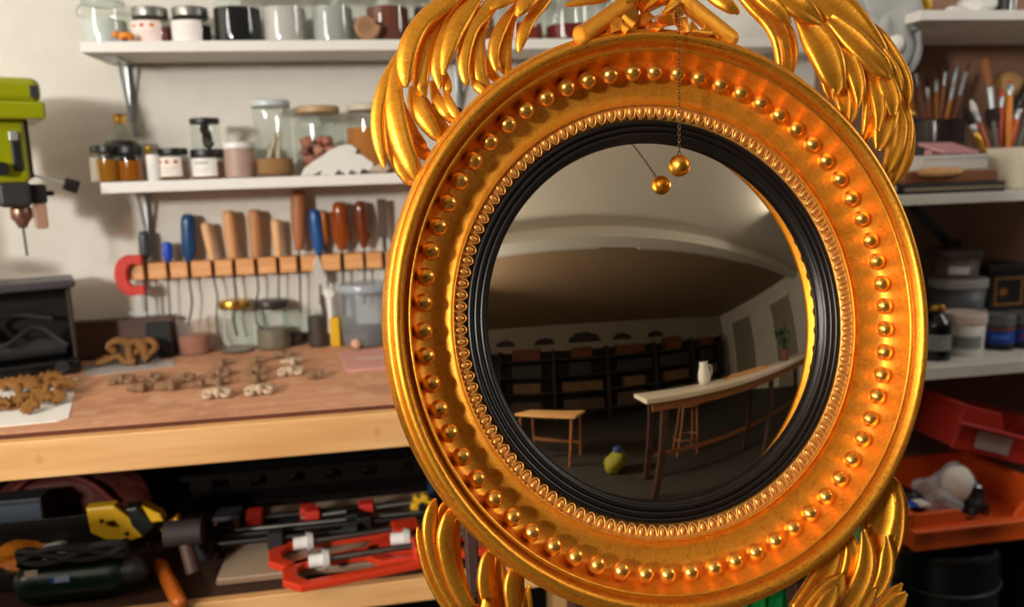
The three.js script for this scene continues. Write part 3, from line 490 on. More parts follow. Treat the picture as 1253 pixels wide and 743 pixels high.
{ // ammonite standing on edge
  const s = slot(428, 471, 14, 48.5, 0.13), R = s.h / 2, g = thing('ammonite', 'round brown spiral fossil leaning in front of the jars', 'fossil', [s.x, SU, 0.145]);
  const pts = []; for (let i = 0; i <= 90; i++) { const t = i / 90, a = t * 5.2 * Math.PI + 2.6, r = R * 0.8 * Math.pow(t, 1.1) + R * 0.04; pts.push(V(Math.cos(a) * r, R + Math.sin(a) * r, 0)); }
  const c = new THREE.CatmullRomCurve3(pts), n = 150, m = 10, pos = [], idx = [];
  for (let i = 0; i <= n; i++) { const q = c.getPoint(i / n), k = R * (0.04 + 0.2 * i / n) * (1 + 0.04 * Math.sin(i * 1.6)), rad = q.clone().sub(V(0, R, 0)).normalize(); for (let j = 0; j <= m; j++) { const t = 2 * Math.PI * j / m; pos.push(q.x + rad.x * k * Math.cos(t), q.y + rad.y * k * Math.cos(t), 1.1 * k * Math.sin(t)); } }
  for (let i = 0; i < n; i++) for (let j = 0; j < m; j++) { const a = i * (m + 1) + j, b = a + m + 1; idx.push(a, b, a + 1, b, b + 1, a + 1); }
  const sh = new THREE.BufferGeometry(); sh.setAttribute('position', new THREE.Float32BufferAttribute(pos, 3)); sh.setIndex(idx); sh.computeVertexNormals();
  part('shell', sh, std(0x9c7652, 0.75), g); part('matrix', at(cyl(R * 0.72, R * 0.72, 0.008, 30).rotateX(Math.PI / 2), 0, R, 0), std(0x8b6546, 0.8), g);
}
// --- lower shelf
const zL = 0.09;
{ // round flask of something black, with a cork
  const s = slot(128, 178, 138, 221, 0.06), r = s.w / 2, h = s.h, g = thing('flask', 'round glass flask of black liquid with a brass stopper', 'flask', [s.x, SL, 0.055]);
  part('body', lathe([[0, 0], [r * 0.7, 0], [r * 0.95, h * 0.08], [r, h * 0.36], [r * 0.97, h * 0.5], [r * 0.76, h * 0.64], [r * 0.36, h * 0.73], [r * 0.27, h * 0.8], [r * 0.26, h * 0.9]], 40), M.glass, g);
  part('contents', lathe([[0, 0.002], [r * 0.68, 0.002], [r * 0.92, h * 0.08], [r * 0.965, h * 0.36], [r * 0.94, h * 0.5], [r * 0.78, h * 0.61], [0, h * 0.61]], 32), std(0x14100e, 0.3), g);
  part('stopper', merge(at(cyl(r * 0.3, r * 0.3, h * 0.12, 20), 0, h * 0.93, 0), at(cyl(r * 0.34, r * 0.3, h * 0.03, 20), 0, h * 0.985, 0)), M.brass, g);
}
const honey = phys(0xc4822a, 0.1, { transmission: 0.45, thickness: 0 }), honeyDark = phys(0xb5681c, 0.12, { transmission: 0.35, thickness: 0 });
jar('honey_jar', 'narrow jar with a black cap standing first on the lower shelf', slot(112, 131, 178, 222.5, 0.115), 0.115, SL, { lid: M.black, lidH: 0.16, fill: std(0xc9b7a4, 0.5), fillTo: 0.7, neck: 0.7, shoulder: 0.74 });
jar('honey_jar', 'squat amber jar with a black lid in front of the flask', slot(120, 151, 178, 223, 0.13), 0.13, SL, { lid: M.black, lidH: 0.2, fill: honey, fillTo: 0.62, shoulder: 0.66, neck: 0.9 });
jar('honey_jar', 'amber jar with a wide black lid beside the yellow tube', slot(147, 178, 180, 223, 0.13), 0.13, SL, { lid: M.black, lidH: 0.22, fill: honeyDark, fillTo: 0.6, shoulder: 0.62, neck: 0.95 });
{ const s = slot(178, 190, 179, 222, 0.09), g = thing('paint_tube', 'yellow tube with a tan cap behind the white pot', 'tube', [s.x, SL, 0.08]); part('body', lathe([[0, 0], [s.w / 2, 0.001], [s.w / 2, s.h * 0.7], [s.w * 0.3, s.h * 0.78], [0, s.h * 0.78]], 20), M.orange, g); part('cap', at(cyl(s.w * 0.28, s.w * 0.32, s.h * 0.22, 16), 0, s.h * 0.89, 0), M.yellow, g); }
{ const s = slot(181, 201, 190, 222, 0.13), g = thing('white_pot', 'small straight white pot on the lower shelf', 'pot', [s.x, SL, 0.13]); part('body', lathe([[0, 0], [s.w / 2 * 0.94, 0], [s.w / 2, s.h], [s.w / 2 * 0.9, s.h], [s.w / 2 * 0.86, s.h * 0.1], [0, s.h * 0.08]], 24), M.whitePlastic, g); }
jar('labelled_jar', 'amber jar with three red dots on its white label', slot(196, 233, 180, 219, 0.12), 0.12, SL, { lid: M.black, lidH: 0.2, fill: powder(0x8d5a26), fillTo: 0.6, shoulder: 0.66, neck: 0.92, tag: lbl.redDots, tagFrom: 0.12, tagTo: 0.72, arc: 2.0 });
const sA = slot(236, 275, 181, 217.5, 0.11);
jar('labelled_jar', 'black-lidded jar with a lettered white label under the small jar', sA, 0.11, SL, { lid: M.black, lidH: 0.28, fill: powder(0x9a5c22), fillTo: 0.58, shoulder: 0.62, neck: 0.95, tag: lbl.crest, tagFrom: 0.1, tagTo: 0.7, arc: 2.1 });
{ const s = slot(235, 271, 143, 181, 0.11), g = jar('specimen_jar', 'small clear jar of dark lumps stacked on a labelled jar', s, 0.11, SL + sA.h, { lid: M.black, lidH: 0.18, shoulder: 0.74, neck: 0.95 }); for (let i = 0; i < 5; i++) part('lump', at(lump(0.009, 0.011, 0.009, 0.25, 2), rr(-0.01, 0.01), 0.012 + i * 0.0075, rr(-0.008, 0.008)), std(0x2a2018, 0.5), g); }
jar('plastic_tub', 'cloudy pinkish plastic tub with a white lid', slot(275, 314, 173, 216.5, 0.1), 0.1, SL, { cat: 'tub', body: phys(0xd9b9ab, 0.5, { transmission: 0.5, thickness: 0 }), lid: M.whitePlastic, lidH: 0.18, shoulder: 0.78, neck: 0.97, lidR: 1.02, fill: powder(0xb96a3c), fillTo: 0.42, foot: 0.86 });
{ const s = slot(314, 361, 122, 215.5, 0.1), g = jar('storage_jar', 'tall clear jar of sand and bones with a pale lid', s, 0.1, SL, { lid: std(0xb4bdbd, 0.35), lidH: 0.085, shoulder: 0.84, neck: 0.93, lidR: 1.02, fill: powder(0xb78455), fillTo: 0.24 });
  for (let i = 0; i < 7; i++) part('shard', bar(V(rr(-0.016, 0.016), s.h * 0.22, rr(-0.01, 0.014)), V(rr(-0.028, 0.028), s.h * rr(0.34, 0.72), rr(-0.01, 0.014)), 0.0045, 8, 0.003), std(0xb9ac98, 0.8), g); }
{ const s = slot(363, 425, 129, 213.5, 0.085), g = jar('storage_jar', 'wide clear jar of dusky pink stones with a tan lid', s, 0.085, SL, { lid: std(0xa98a62, 0.5), lidH: 0.1, shoulder: 0.74, neck: 0.78, lidR: 0.84 });
  for (let i = 0; i < 26; i++) { const k = i % 7, a = i * 2.4, r = (k ? 0.036 : 0) * Math.sqrt(rr(0.2, 1)); part('stone', at(lump(0.0125, 0.011, 0.0125, 0.18, 2), Math.cos(a) * r, 0.014 + Math.floor(i / 7) * 0.019, Math.sin(a) * r), std([0xa9685a, 0xb47564, 0x985a48][i % 3], 0.7), g); } }
jar('storage_jar', 'clear jar of orange powder half behind the gilt leaves', slot(426, 486, 127, 212.5, 0.085), 0.085, SL, { lid: std(0xb6ab98, 0.5), lidH: 0.1, shoulder: 0.78, neck: 0.85, fill: powder(0xb8702f), fillTo: 0.66 });
{ // white carved fragment lying against the jars
  const s = slot(369, 457, 179, 214.5, 0.145), w = s.w, h = s.h, g = thing('carved_fragment', 'white carved crest fragment with scalloped edge leaning on the jars', 'carving', [s.x, SL, 0.138]);
  const o = [[-0.5, 0.02], [-0.45, 0.2], [-0.34, 0.42], [-0.2, 0.62], [-0.1, 0.8], [0.06, 0.97], [0.2, 1], [0.28, 0.86], [0.24, 0.7], [0.36, 0.62], [0.42, 0.48], [0.5, 0.34], [0.46, 0.14], [0.36, 0.22], [0.3, 0.06], [0.2, 0.2], [0.13, 0.03], [0.02, 0.22], [-0.06, 0.02], [-0.16, 0.06], [-0.24, 0], [-0.2, 0.2], [-0.34, 0.06]].map(([x, y]) => [x * w, y * h]);
  part('body', extrude(o, 0.008, 0.003).rotateX(-0.15), M.plaster, g);
}
{ const s = slot(452, 478, 200, 213, 0.13), g = thing('shell_piece', 'broken pale shell beside the white carved fragment', 'shell', [s.x, SL, 0.13]); part('body', at(lump(s.w / 2, s.h / 2, 0.012, 0.3, 3), 0, s.h * 0.48, 0), std(0xc7b19a, 0.7), g); }

// ---------------------------------------------------------------- drill press
{ // turned towards the camera; built from its front right corner
  const O = onZ(50, 94, 0.26), k = camera.position.clone().sub(O).dot(V(Math.sin(9.47 * RAD), 0, -Math.cos(9.47 * RAD)).multiplyScalar(-1)) / F, g = thing('drill_press', 'lime green bench drill press beside the wall shelves', 'drill press', [O.x, BY, O.z], 0.44);
  const X = (px) => (px - 50) * k, Y = (py) => O.y - BY - (py - 94) * k;
  const bx = (n, x0, x1, y0, y1, z, d, m, r = 0.006) => part(n, at(box((x1 - x0) * k, (y1 - y0) * k, d, r), X((x0 + x1) / 2), Y((y0 + y1) / 2), z - d / 2), m, g);
  bx('head', -175, 49, 94, 124, -0.004, 0.19, M.lime, 0.016); bx('head_skirt', -177, 51, 122, 143, 0, 0.2, M.lime, 0.006);
  bx('motor_housing', -40, 29, 140, 217, -0.03, 0.12, M.lime, 0.01); bx('trim', 25, 33, 142, 212, -0.04, 0.1, M.charcoal, 0.003);
  bx('badge', 37, 46, 104, 118, -0.003, 0.003, M.charcoal, 0.001); bx('depth_slot', 12, 22, 166, 203, -0.026, 0.008, M.black, 0.003); bx('slot_cap', 11, 20, 156, 167, -0.022, 0.012, M.zinc, 0.002);
  part('dial', at(cyl(0.012, 0.013, 0.02, 24).rotateX(Math.PI / 2), X(-1), Y(200), -0.022), M.black, g);
  bx('collar', -8, 28, 215, 246, -0.035, 0.09, M.charcoal, 0.01); bx('stop_block', 27, 45, 219, 243, -0.05, 0.05, M.black, 0.005); bx('stop_screw', 44, 54, 228, 234, -0.07, 0.012, M.darkSteel, 0.002);
  const h = 27 * k;
  part('chuck', at(lathe([[0, 0], [0.007, 0], [0.013, h * 0.3], [0.0185, h * 0.45], [0.0185, h * 0.9], [0.013, h], [0, h]], 24), X(16), Y(272), -0.075), std(0x8a6a58, 0.35, { metalness: 0.8 }), g);
  part('drill_bit', bar(V(X(16), Y(270), -0.075), V(X(16.5), Y(307), -0.075), 0.0021, 10), M.darkSteel, g);
  part('feed_lever', bar(V(X(30), Y(207), -0.06), V(X(66), Y(219), -0.05), 0.002, 8), M.zinc, g); part('lever_knob', bar(V(X(65), Y(219), -0.05), V(X(80), Y(225), -0.05), 0.0125, 18), M.black, g);
  bx('guard', 29, 43, 243, 274, -0.05, 0.04, phys(0xd8b9a6, 0.25, { transmission: 0.7, thickness: 0 }), 0.004);
  part('column', at(cyl(0.021, 0.021, Y(140), 28), X(-150), Y(140) / 2, -0.12), M.steel, g);
  part('base', at(box(0.12, 0.025, 0.1, 0.008), X(-150), 0.0125, -0.12), M.charcoal, g);
  part('table', merge(at(box(0.12, 0.015, 0.11, 0.004), X(-130), 0.26, -0.1), at(box(0.05, 0.03, 0.06, 0.006), X(-150), 0.245, -0.12)), M.charcoal, g);
}
// ---------------------------------------------------------------- things on the bench
const onBench = (px, py) => onY(px, py, BY);
{ // open-fronted black machine case
  const a = onBench(84, 462), z = a.z - 0.01, x1 = a.x, w = 0.24, h = onZ(84, 341, z - 0.07).y - BY + 0.004, d = 0.11, g = thing('machine_case', 'black open-fronted case with a grey lid on the bench', 'case', [x1 - w / 2 + 0.006, BY, z - d / 2 + 0.028], 0.36);
  part('base', at(box(w, 0.034, d, 0.012), 0, 0.017, 0), M.blackGloss, g); part('lid', at(box(w + 0.01, 0.016, d + 0.01, 0.006), 0, h - 0.008, 0.004), std(0x3d3c40, 0.4), g);
  part('back', at(box(w - 0.01, h - 0.04, 0.01), 0, h / 2 + 0.01, -d / 2 + 0.01), M.black, g);
  for (const sx of [-1, 1]) part('side', at(box(0.008, h - 0.045, d * 0.85), sx * (w / 2 - 0.008), h / 2 + 0.01, 0), std(0x2c1a14, 0.5), g);
  part('knob', at(cyl(0.012, 0.012, 0.012, 24).rotateX(Math.PI / 2), w / 2 - 0.035, 0.02, d / 2 + 0.004), M.rubber, g);
  part('roller', at(cyl(0.02, 0.02, w * 0.8, 24).rotateZ(Math.PI / 2), 0, 0.058, 0.02), M.rubber, g);
  part('handle', bar(V(-w * 0.2, 0.04, 0.05), V(-w * 0.34, h * 0.75, 0), 0.008, 12), std(0x7a3f22, 0.5), g);
  part('cable', tube([V(0.1, 0.06, 0.05), V(0.05, 0.1, 0.03), V(-0.01, 0.075, 0.06), V(-0.05, 0.11, 0.02), V(0.02, 0.12, -0.02), V(0.08, 0.11, 0)], 0.005, 40, 8), M.rubber, g);
}
{ const a = onZ(88, 432, 0.03), b = onZ(218, 432, 0.03), t = onZ(150, 390, 0.03), g = thing('dark_plank', 'dark stained plank stood on edge against the wall', 'plank', [(a.x + b.x) / 2, BY, 0.03]); part('board', boxUV(at(box(b.x - a.x, t.y - BY, 0.03, 0.003), 0, (t.y - BY) / 2, 0), 1, 0), M.dark, g); part('notch_block', at(box(0.05, (t.y - BY) * 0.9, 0.02, 0.002), (b.x - a.x) / 2 - 0.028, (t.y - BY) * 0.45, 0.026), M.rubber, g); }
function sheet(pts, y, th, m, name, label, cat) { const c = pts.map(([x, y2]) => onBench(x, y2)), cx = c.reduce((s, p) => s + p.x, 0) / c.length, cz = c.reduce((s, p) => s + p.z, 0) / c.length, g = thing(name, label, cat, [cx, y, cz]); part('page', extrude(c.map((p) => [p.x - cx, -(p.z - cz)]), th, 0).rotateX(-Math.PI / 2).translate(0, th / 2, 0), m, g); return g; }
sheet([[-40, 480], [95, 463], [84, 512], [70, 516], [-40, 527]], BY, 0.0012, M.paper, 'paper_sheet', 'white paper sheet under the ochre carved castings', 'paper');
sheet([[100, 449], [150, 440], [212, 440], [214, 448], [160, 455], [104, 461]], BY, 0.001, M.greyPaper, 'grey_sheet', 'crumpled grey sheet under the ochre scraps by the plank', 'paper');
{ // moulded castings: small composition ornaments with ribs
  const proto = (v) => { const g = []; const R = 0.02; for (let k = 0; k < 7; k++) { const a = -1.25 + 2.5 * k / 6; g.push(at(new THREE.SphereGeometry(1, 10, 8).scale(0.0042, 0.003, R * (0.62 + 0.12 * Math.cos(a))).translate(0, 0, -R * 0.55).rotateY(-a), 0, 0.0036, 0.008)); } g.push(at(new THREE.SphereGeometry(0.0062, 12, 8), 0, 0.004, 0.011)); if (v) g.push(at(new THREE.TorusGeometry(0.006, 0.0026, 8, 14).rotateX(Math.PI / 2), -0.013, 0.003, 0.014), at(new THREE.TorusGeometry(0.006, 0.0026, 8, 14).rotateX(Math.PI / 2), 0.013, 0.003, 0.014)); return merge(g); };
  const geos = [proto(0), proto(1)];
  const put = (px, py, s, turn, v, mat, name, label, group) => { const p = onBench(px, py), o = mesh(name, geos[v], mat, scene, [p.x, BY + 0.0013 + (mat === M.ochre ? 0.009 * s : 0.003), p.z]); o.rotation.set(mat === M.ochre ? 0.42 : 0.12, turn, 0); o.scale.set(s * (mat === M.ochre ? 1.18 : 1.12), s * (mat === M.ochre ? 1.5 : 1.5), s * (mat === M.ochre ? 1.18 : 1.12)); return tag(o, label, 'ornament', group); };
  const O = ['at the back edge of the sheet next to the case', 'largest, fan spread, second along the back of the sheet', 'in front of the largest fan', 'in the middle of the sheet, turned aside', 'fan by the right corner of the sheet', 'lying reversed in the middle of the sheet', 'small, alone near the front of the sheet', 'half out of view at the sheet end', 'small, near the corner by the bench edge'];
  [[8, 478, 0.95, 0.2, 0], [30, 480, 1.25, -0.2, 0], [22, 498, 0.9, 0.9, 1], [57, 474, 1.15, 0.6, 1], [80, 480, 1.0, -0.5, 0], [50, 494, 1.0, 2.4, 1], [38, 506, 0.8, 1.7, 0], [-4, 503, 0.9, 0.4, 1], [72, 494, 0.8, -1.4, 0]].forEach(([x, y, t1, t, v], i) => put(x, y, t1, t, v, M.ochre, 'shell_casting', 'ochre casting ' + O[i], 'ochre castings on the white sheet'));
  const dusty = std(0xa9825f, 0.75, { bumpMap: tx(T.bump, 0.05), bumpScale: 0.001 }), grey = std(0xb79f83, 0.75);
  const D = ['first of the zigzag row beside the grey sheet', 'second of the zigzag row beside the grey sheet', 'third of the zigzag row beside the grey sheet', 'fourth of the zigzag row beside the grey sheet', 'fifth of the zigzag row beside the grey sheet', 'last and smallest of the zigzag row', 'pale, front of the first stacked column', 'second in the first stacked column', 'third in the first stacked column', 'back of the first stacked column', 'pale, front of the second stacked column', 'second in the second stacked column', 'third in the second stacked column', 'back of the second stacked column', 'pale, front one past the second column', 'pale, behind the front one past the second column', 'alone, nearest the printed page', 'backmost, under the dark lidded jar'];
  [[150, 468, 1.0, 0.1, 1, 0], [172, 479, 1.0, 0.4, 0, 0], [188, 465, 0.9, -0.3, 1, 0], [208, 477, 1.05, 0.5, 0, 0], [226, 466, 0.9, 0, 1, 0], [243, 474, 0.8, 0.6, 0, 0], [268, 485, 1.05, 0, 1, 1], [268, 472, 1.0, 0.1, 0, 0], [270, 459.5, 0.95, -0.1, 1, 0], [272, 448, 0.9, 0.1, 0, 0], [318, 481, 1.05, 0.1, 1, 1], [314, 468, 1.0, 0, 0, 0], [314, 456, 0.95, 0.2, 1, 0], [314, 445, 0.9, -0.1, 0, 0], [357, 458, 1.05, 0, 1, 1], [358, 446.5, 0.95, 0.2, 0, 1], [386, 463, 0.9, 1.0, 0, 0], [346, 437, 0.85, 0, 1, 0]].forEach(([x, y, t1, t, v, m], i) => put(x, y, t1, t, v, m ? grey : dusty, 'ornament_casting', 'brown ornament casting, ' + D[i], 'brown castings in rows on the bench'));
}
{ // curled ochre scraps of carving wax
  const c = onBench(163, 446), g = thing('curled_scraps', 'heap of curled ochre strips on the grey sheet', 'scraps', [c.x, BY + 0.0012, c.z]), k = 0.0016;
  const strip = (pts, r) => part('strip', tube(pts.map((p) => V(p[0] * k, Math.max(p[1] * k, r), p[2] * k)), r * 0.85, 30, 8).scale(1, 1, 1.6), std(0x9c6a34, 0.75, { bumpMap: tx(T.bump, 0.05), bumpScale: 0.001 }), g);
  strip([[-20, 18, 0], [-26, 26, 2], [-16, 32, 0], [-4, 26, -2], [-2, 16, 2], [2, 6, 6]], 0.009); strip([[-6, 26, 0], [6, 28, -4], [16, 22, 0], [18, 10, 4], [24, 5, 8]], 0.0095); strip([[10, 27, -6], [24, 28, -4], [30, 20, 0], [22, 12, 2]], 0.008); strip([[-42, 4, 2], [-30, 8, 4], [-16, 12, 2], [-6, 6, 6], [8, 5, 8]], 0.008); strip([[-10, 5, 2], [0, 12, 0], [10, 18, -2], [8, 26, -2]], 0.009); strip([[-48, 6, -4], [-36, 10, -6], [-20, 6, -2]], 0.004);
}
{ // cup of orange liquid, jars and pots at the back of the bench
  const row = (x0, x1, top, base) => { const z = onBench((x0 + x1) / 2, base).z, r = (onZ(x1, base, z).x - onZ(x0, base, z).x) / 2; const s = slot(x0, x1, top, base, z - r); return [s, z - r]; };
  let [s, z] = row(219, 262, 392, 436); jar('plastic_cup', 'thin clear plastic cup holding orange powder', s, z, BY, { cat: 'cup', body: M.haze, lid: null, neck: 1.02, shoulder: 0.9, foot: 0.8, fill: powder(0xb8662c), fillTo: 0.5 });
  [s, z] = row(270, 313, 371, 434); jar('glass_jar', 'empty glass jar with a golden lid under the tool rack', s, z, BY, { lid: M.brass, lidH: 0.14, neck: 0.8, shoulder: 0.7, lidR: 0.86, fill: phys(0xb7a796, 0.4, { transmission: 0.6, thickness: 0 }), fillTo: 0.04 });
  [s, z] = row(315, 358, 371, 430); jar('glass_jar', 'straight glass jar with a dark lid under the tool rack', s, z, BY, { lid: std(0x3a342f, 0.4, { metalness: 0.5 }), lidH: 0.14, neck: 0.9, shoulder: 0.78, lidR: 0.95, fill: phys(0xa3947f, 0.5, { transmission: 0.55, thickness: 0 }), fillTo: 0.42 });
  [s, z] = row(347, 382, 376, 423); jar('glass_tumbler', 'small glass of dark liquid behind the lidded jars', s, z, BY, { cat: 'glass', lid: null, neck: 1, shoulder: 0.9, foot: 0.9, fill: std(0x2c211b, 0.4), fillTo: 0.3 });
  [s, z] = row(378, 404, 382, 426); const pot = jar('tool_jar', 'glass jar of dark solution that holds the palette knife', s, z, BY, { lid: null, neck: 1, shoulder: 0.94, foot: 0.95, fill: std(0x3b3029, 0.5), fillTo: 0.84 });
  { // palette knife standing blade up
    const tip = onZ(389, 312, z), w1 = onZ(387, 335, z), nk = onZ(393, 350, z), lo = onZ(394, 384, z), g = thing('palette_knife', 'palette knife standing blade up in the dark jar', 'palette knife', [0, 0, z]);
    const o = [[tip.x, tip.y], [onZ(384, 322, z).x, onZ(384, 322, z).y], [onZ(384, 337, z).x, onZ(384, 337, z).y], [nk.x, nk.y], [onZ(397, 340, z).x, onZ(397, 340, z).y], [onZ(394, 326, z).x, onZ(394, 326, z).y]];
    part('blade', extrude(o, 0.0012, 0.0004).translate(0, 0, 0.004), std(0xe6e2da, 0.3, { metalness: 0.6 }), g); part('neck', bar(V(nk.x, nk.y + 0.006, 0.004), V(nk.x, nk.y - 0.02, 0.006), 0.002, 8), M.steel, g); part('handle', bar(V(nk.x, nk.y - 0.018, 0.006), V(nk.x + 0.004, BY + s.h * 0.86, 0.006), 0.0055, 12), std(0x4b3a30, 0.5), g);
  }
  { // rolled paper and a tuft beside the knife
    const a = onBench(406, 424), p = onZ(403, 360, a.z - 0.01), g = thing('white_brush', 'white bristle brush leaning against the dark jar', 'brush', [a.x, BY, a.z - 0.01]);
    part('handle', bar(V(0, 0.0, 0.0), V(p.x - a.x + 0.001, p.y - BY - 0.01, 0), 0.0075, 14, 0.006), M.whitePlastic, g); part('bristles', at(lump(0.012, 0.012, 0.01, 0.2, 3), p.x - a.x, p.y - BY, 0), M.paper, g);
  }
  { const c = onZ(410, 398, 0.04), g = thing('sponge', 'yellow sponge wedge behind the white brush', 'sponge', [c.x, BY, 0.05]); part('body', at(box(0.022, c.y - BY + 0.02, 0.025, 0.004), 0, (c.y - BY + 0.02) / 2, 0), M.yellow, g); }
  [s, z] = row(419, 484, 352, 427); jar('clear_tub', 'large clear plastic tub half hidden by the mirror frame', s, z, BY, { cat: 'tub', body: phys(0xdfe6ea, 0.12, { transmission: 0.85, thickness: 0 }), lid: phys(0xc3cdd4, 0.25, { transmission: 0.5, thickness: 0 }), lidH: 0.13, neck: 0.97, shoulder: 0.8, lidR: 1.02, foot: 0.88, fill: std(0x2a1c19, 0.5), fillTo: 0.26 });
  { const a = onZ(428, 425, 0.1), g = thing('dark_tray', 'low black tray behind the large clear tub', 'tray', [a.x - 0.03, BY, 0.03]); part('body', at(box(0.1, 0.03, 0.05, 0.004), 0, 0.015, 0), M.rubber, g); }
  { const c = onBench(436, 429), g = thing('peach_ball', 'small peach coloured ball on the printed page', 'ball', [c.x, BY + 0.003, c.z - 0.008]); part('body', at(lump(0.0105, 0.0105, 0.0105, 0.06, 4), 0, 0.0102, 0), std(0xd9a98a, 0.6), g); }
}
{ const print = canvasTex(256, 128, (c, w, h) => { c.fillStyle = '#cf938a'; c.fillRect(0, 0, w, h); c.fillStyle = '#d8c4b4'; c.fillRect(10, 40, 230, 34); c.strokeStyle = '#8b6d58'; c.lineWidth = 5; c.beginPath(); c.moveTo(14, 60); c.bezierCurveTo(90, 44, 160, 76, 240, 56); c.stroke(); c.fillStyle = '#bb7a72'; for (let i = 0; i < 7; i++) c.fillRect(20 + i * 30, 88 + (i % 3) * 6, 18, 14); });
  const g = sheet([[415, 433], [520, 424], [530, 447], [424, 455]], BY, 0.003, std(0xffffff, 0.8, { map: print }), 'printed_page', 'pink printed page on the bench beside the clear tub', 'page');
  const pg = g.children[0].geometry, p = pg.attributes.position, uv = pg.attributes.uv; for (let i = 0; i < p.count; i++) uv.setXY(i, p.getX(i) / 0.13 + 0.5, -p.getZ(i) / 0.07 + 0.5); }

// ---------------------------------------------------------------- tool rack and the tools in it
const RZ = 0.03;
{
  const yt = onZ(300, 316.5, 0.04).y, yb = onZ(300, 336, 0.04).y, h = yt - yb, ym = (yt + yb) / 2;
  const edges = [[154, 175], [181, 203], [208, 229], [234, 258], [263, 284], [289, 311], [316, 338], [343, 363], [369, 389], [394, 417], [422, 445], [449, 468], [473, 496], [501, 520]];
  const g = thing('tool_rack', 'slotted beech tool rack on the wall under the lower shelf', 'tool rack', [0, 0, 0]), x0 = onZ(154, 330, 0.04).x, x1 = onZ(520, 330, 0.04).x;
  part('back_rail', boxUV(at(box(x1 - x0, h, 0.014, 0.001), (x0 + x1) / 2, ym, 0.008), 1, 0), M.beech, g);
  for (const [a, b] of edges) { const xa = onZ(a, 330, 0.045).x, xb = onZ(b, 330, 0.045).x; part('block', boxUV(at(box(xb - xa, h, 0.03, 0.0015), (xa + xb) / 2, ym, 0.03), 1, 0).translate(0, 0, 0), M.beech, g); }
  const sc = onZ(162, 333, 0.046); part('screw', at(cyl(0.0035, 0.0035, 0.002, 14).rotateX(Math.PI / 2), sc.x, sc.y, 0.0455), M.steel, g);
}
function tool(name, label, cat, ax, px, prof, mat, shaft, shaftR, shaftMat = M.darkSteel, tip) {
  const [x0, y0, x1, y1] = ax, a = onZ(x1, y1, RZ), b = onZ(x0, y0, RZ), L = a.distanceTo(b), r = px / 2 * 1.83 / F, g = thing(name, label, cat, [a.x, a.y, RZ]);
  const q = new THREE.Quaternion().setFromUnitVectors(V(0, 1, 0), b.clone().sub(a).normalize());
  part('handle', lathe(prof.map(([u, v]) => [u * r, v * L]), 20).applyQuaternion(q), mat, g);
  const pts = [V(0, 0.004, 0), ...shaft.map(([x, y]) => onZ(x, y, RZ).sub(a))];
  part('shaft', capTube(pts, shaftR, 30, 8), shaftMat, g);
  if (tip) part('tip', tip(pts[pts.length - 1]), shaftMat, g);
  return g;
}
const fat = [[0, 0], [0.55, 0], [0.6, 0.08], [0.9, 0.35], [1, 0.62], [0.95, 0.88], [0.7, 0.98], [0, 1]], straight = [[0, 0], [0.7, 0], [0.8, 0.1], [0.95, 0.5], [1, 0.85], [0.85, 0.98], [0, 1]], driver = [[0, 0], [0.5, 0], [0.6, 0.07], [0.85, 0.14], [1, 0.3], [1, 0.8], [0.85, 0.95], [0.5, 1], [0, 1]];
const gw = std(0xd8a878, 0.55), tan = std(0xb27c50, 0.55), tan2 = std(0xa0643a, 0.5);
tool('screwdriver', 'short screwdriver with a grey-teal handle in the first rack slot', 'screwdriver', [176, 283, 178, 319], 13, driver, phys(0x3c4448, 0.35), [[178, 345], [180, 386]], 0.0022);
tool('screwdriver', 'tiny screwdriver with a blue and yellow handle', 'screwdriver', [204, 296, 206, 321], 12, driver, M.blueBright, [[206, 345], [209, 402]], 0.0018).children[0].add((() => { const a = onZ(200.5, 309, RZ + 0.006), o = onZ(206, 321, RZ); const m = new THREE.Mesh(at(box(0.006, 0.03, 0.008, 0.003), a.x - o.x, a.y - o.y, 0.004), M.yellow); m.name = 'grip'; return m; })());
tool('screwdriver', 'screwdriver with a stout dark blue handle next to the pale gouges', 'screwdriver', [230, 262, 232, 321], 17, driver, M.blue, [[232, 345], [235, 370], [231, 397]], 0.0022);
tool('carving_gouge', 'pale handled gouge with a long hooked shaft', 'gouge', [251, 272, 261, 319], 12, straight, gw, [[262, 342], [266, 362], [265, 392], [270, 418], [276, 424]], 0.0019);
tool('carving_gouge', 'light beech gouge whose shaft drops behind the golden lid', 'gouge', [279, 257, 286, 318], 15, straight, std(0xcb9462, 0.5), [[287, 345], [289, 365], [286, 390], [290, 410]], 0.0026);
tool('carving_gouge', 'tan handled gouge with a shaft hooked behind the dark lid', 'gouge', [311, 256, 314, 317], 16, straight, tan, [[315, 340], [316, 355], [312, 380], [316, 398], [327, 405]], 0.002);
tool('carving_gouge', 'slim pale handled gouge with a short straight shaft', 'gouge', [337, 268, 341, 315], 12, straight, gw, [[341, 340], [341, 374]], 0.0019);
tool('carving_chisel', 'tall brown handled chisel that reaches up to the shelf', 'chisel', [365, 232, 366, 306], 19, fat, tan2, [[367, 345], [368, 382]], 0.0021);
tool('screwdriver', 'screwdriver with a bright blue handle behind the palette knife', 'screwdriver', [384, 256, 391, 312], 15, driver, phys(0x1d4f8a, 0.3), [[391, 340], [392, 372]], 0.002);
{ const p = onZ(398, 300, 0.012), q = onZ(396, 258, 0.012), g = thing('awl', 'slim amber handled awl tucked behind the blue screwdriver', 'awl', [p.x, p.y, 0.024]); part('handle', lathe(driver.map(([u, v]) => [u * 0.008, v * (q.y - p.y)]), 18), phys(0xb86a1c, 0.3), g); part('shaft', bar(V(0, 0.004, 0), V(0.001, -0.09, 0), 0.0016, 8), M.darkSteel, g); }
const amberH = phys(0x8e3f0a, 0.18, { clearcoat: 0.5 }), amberD = phys(0x6a2c0a, 0.2, { clearcoat: 0.5 });
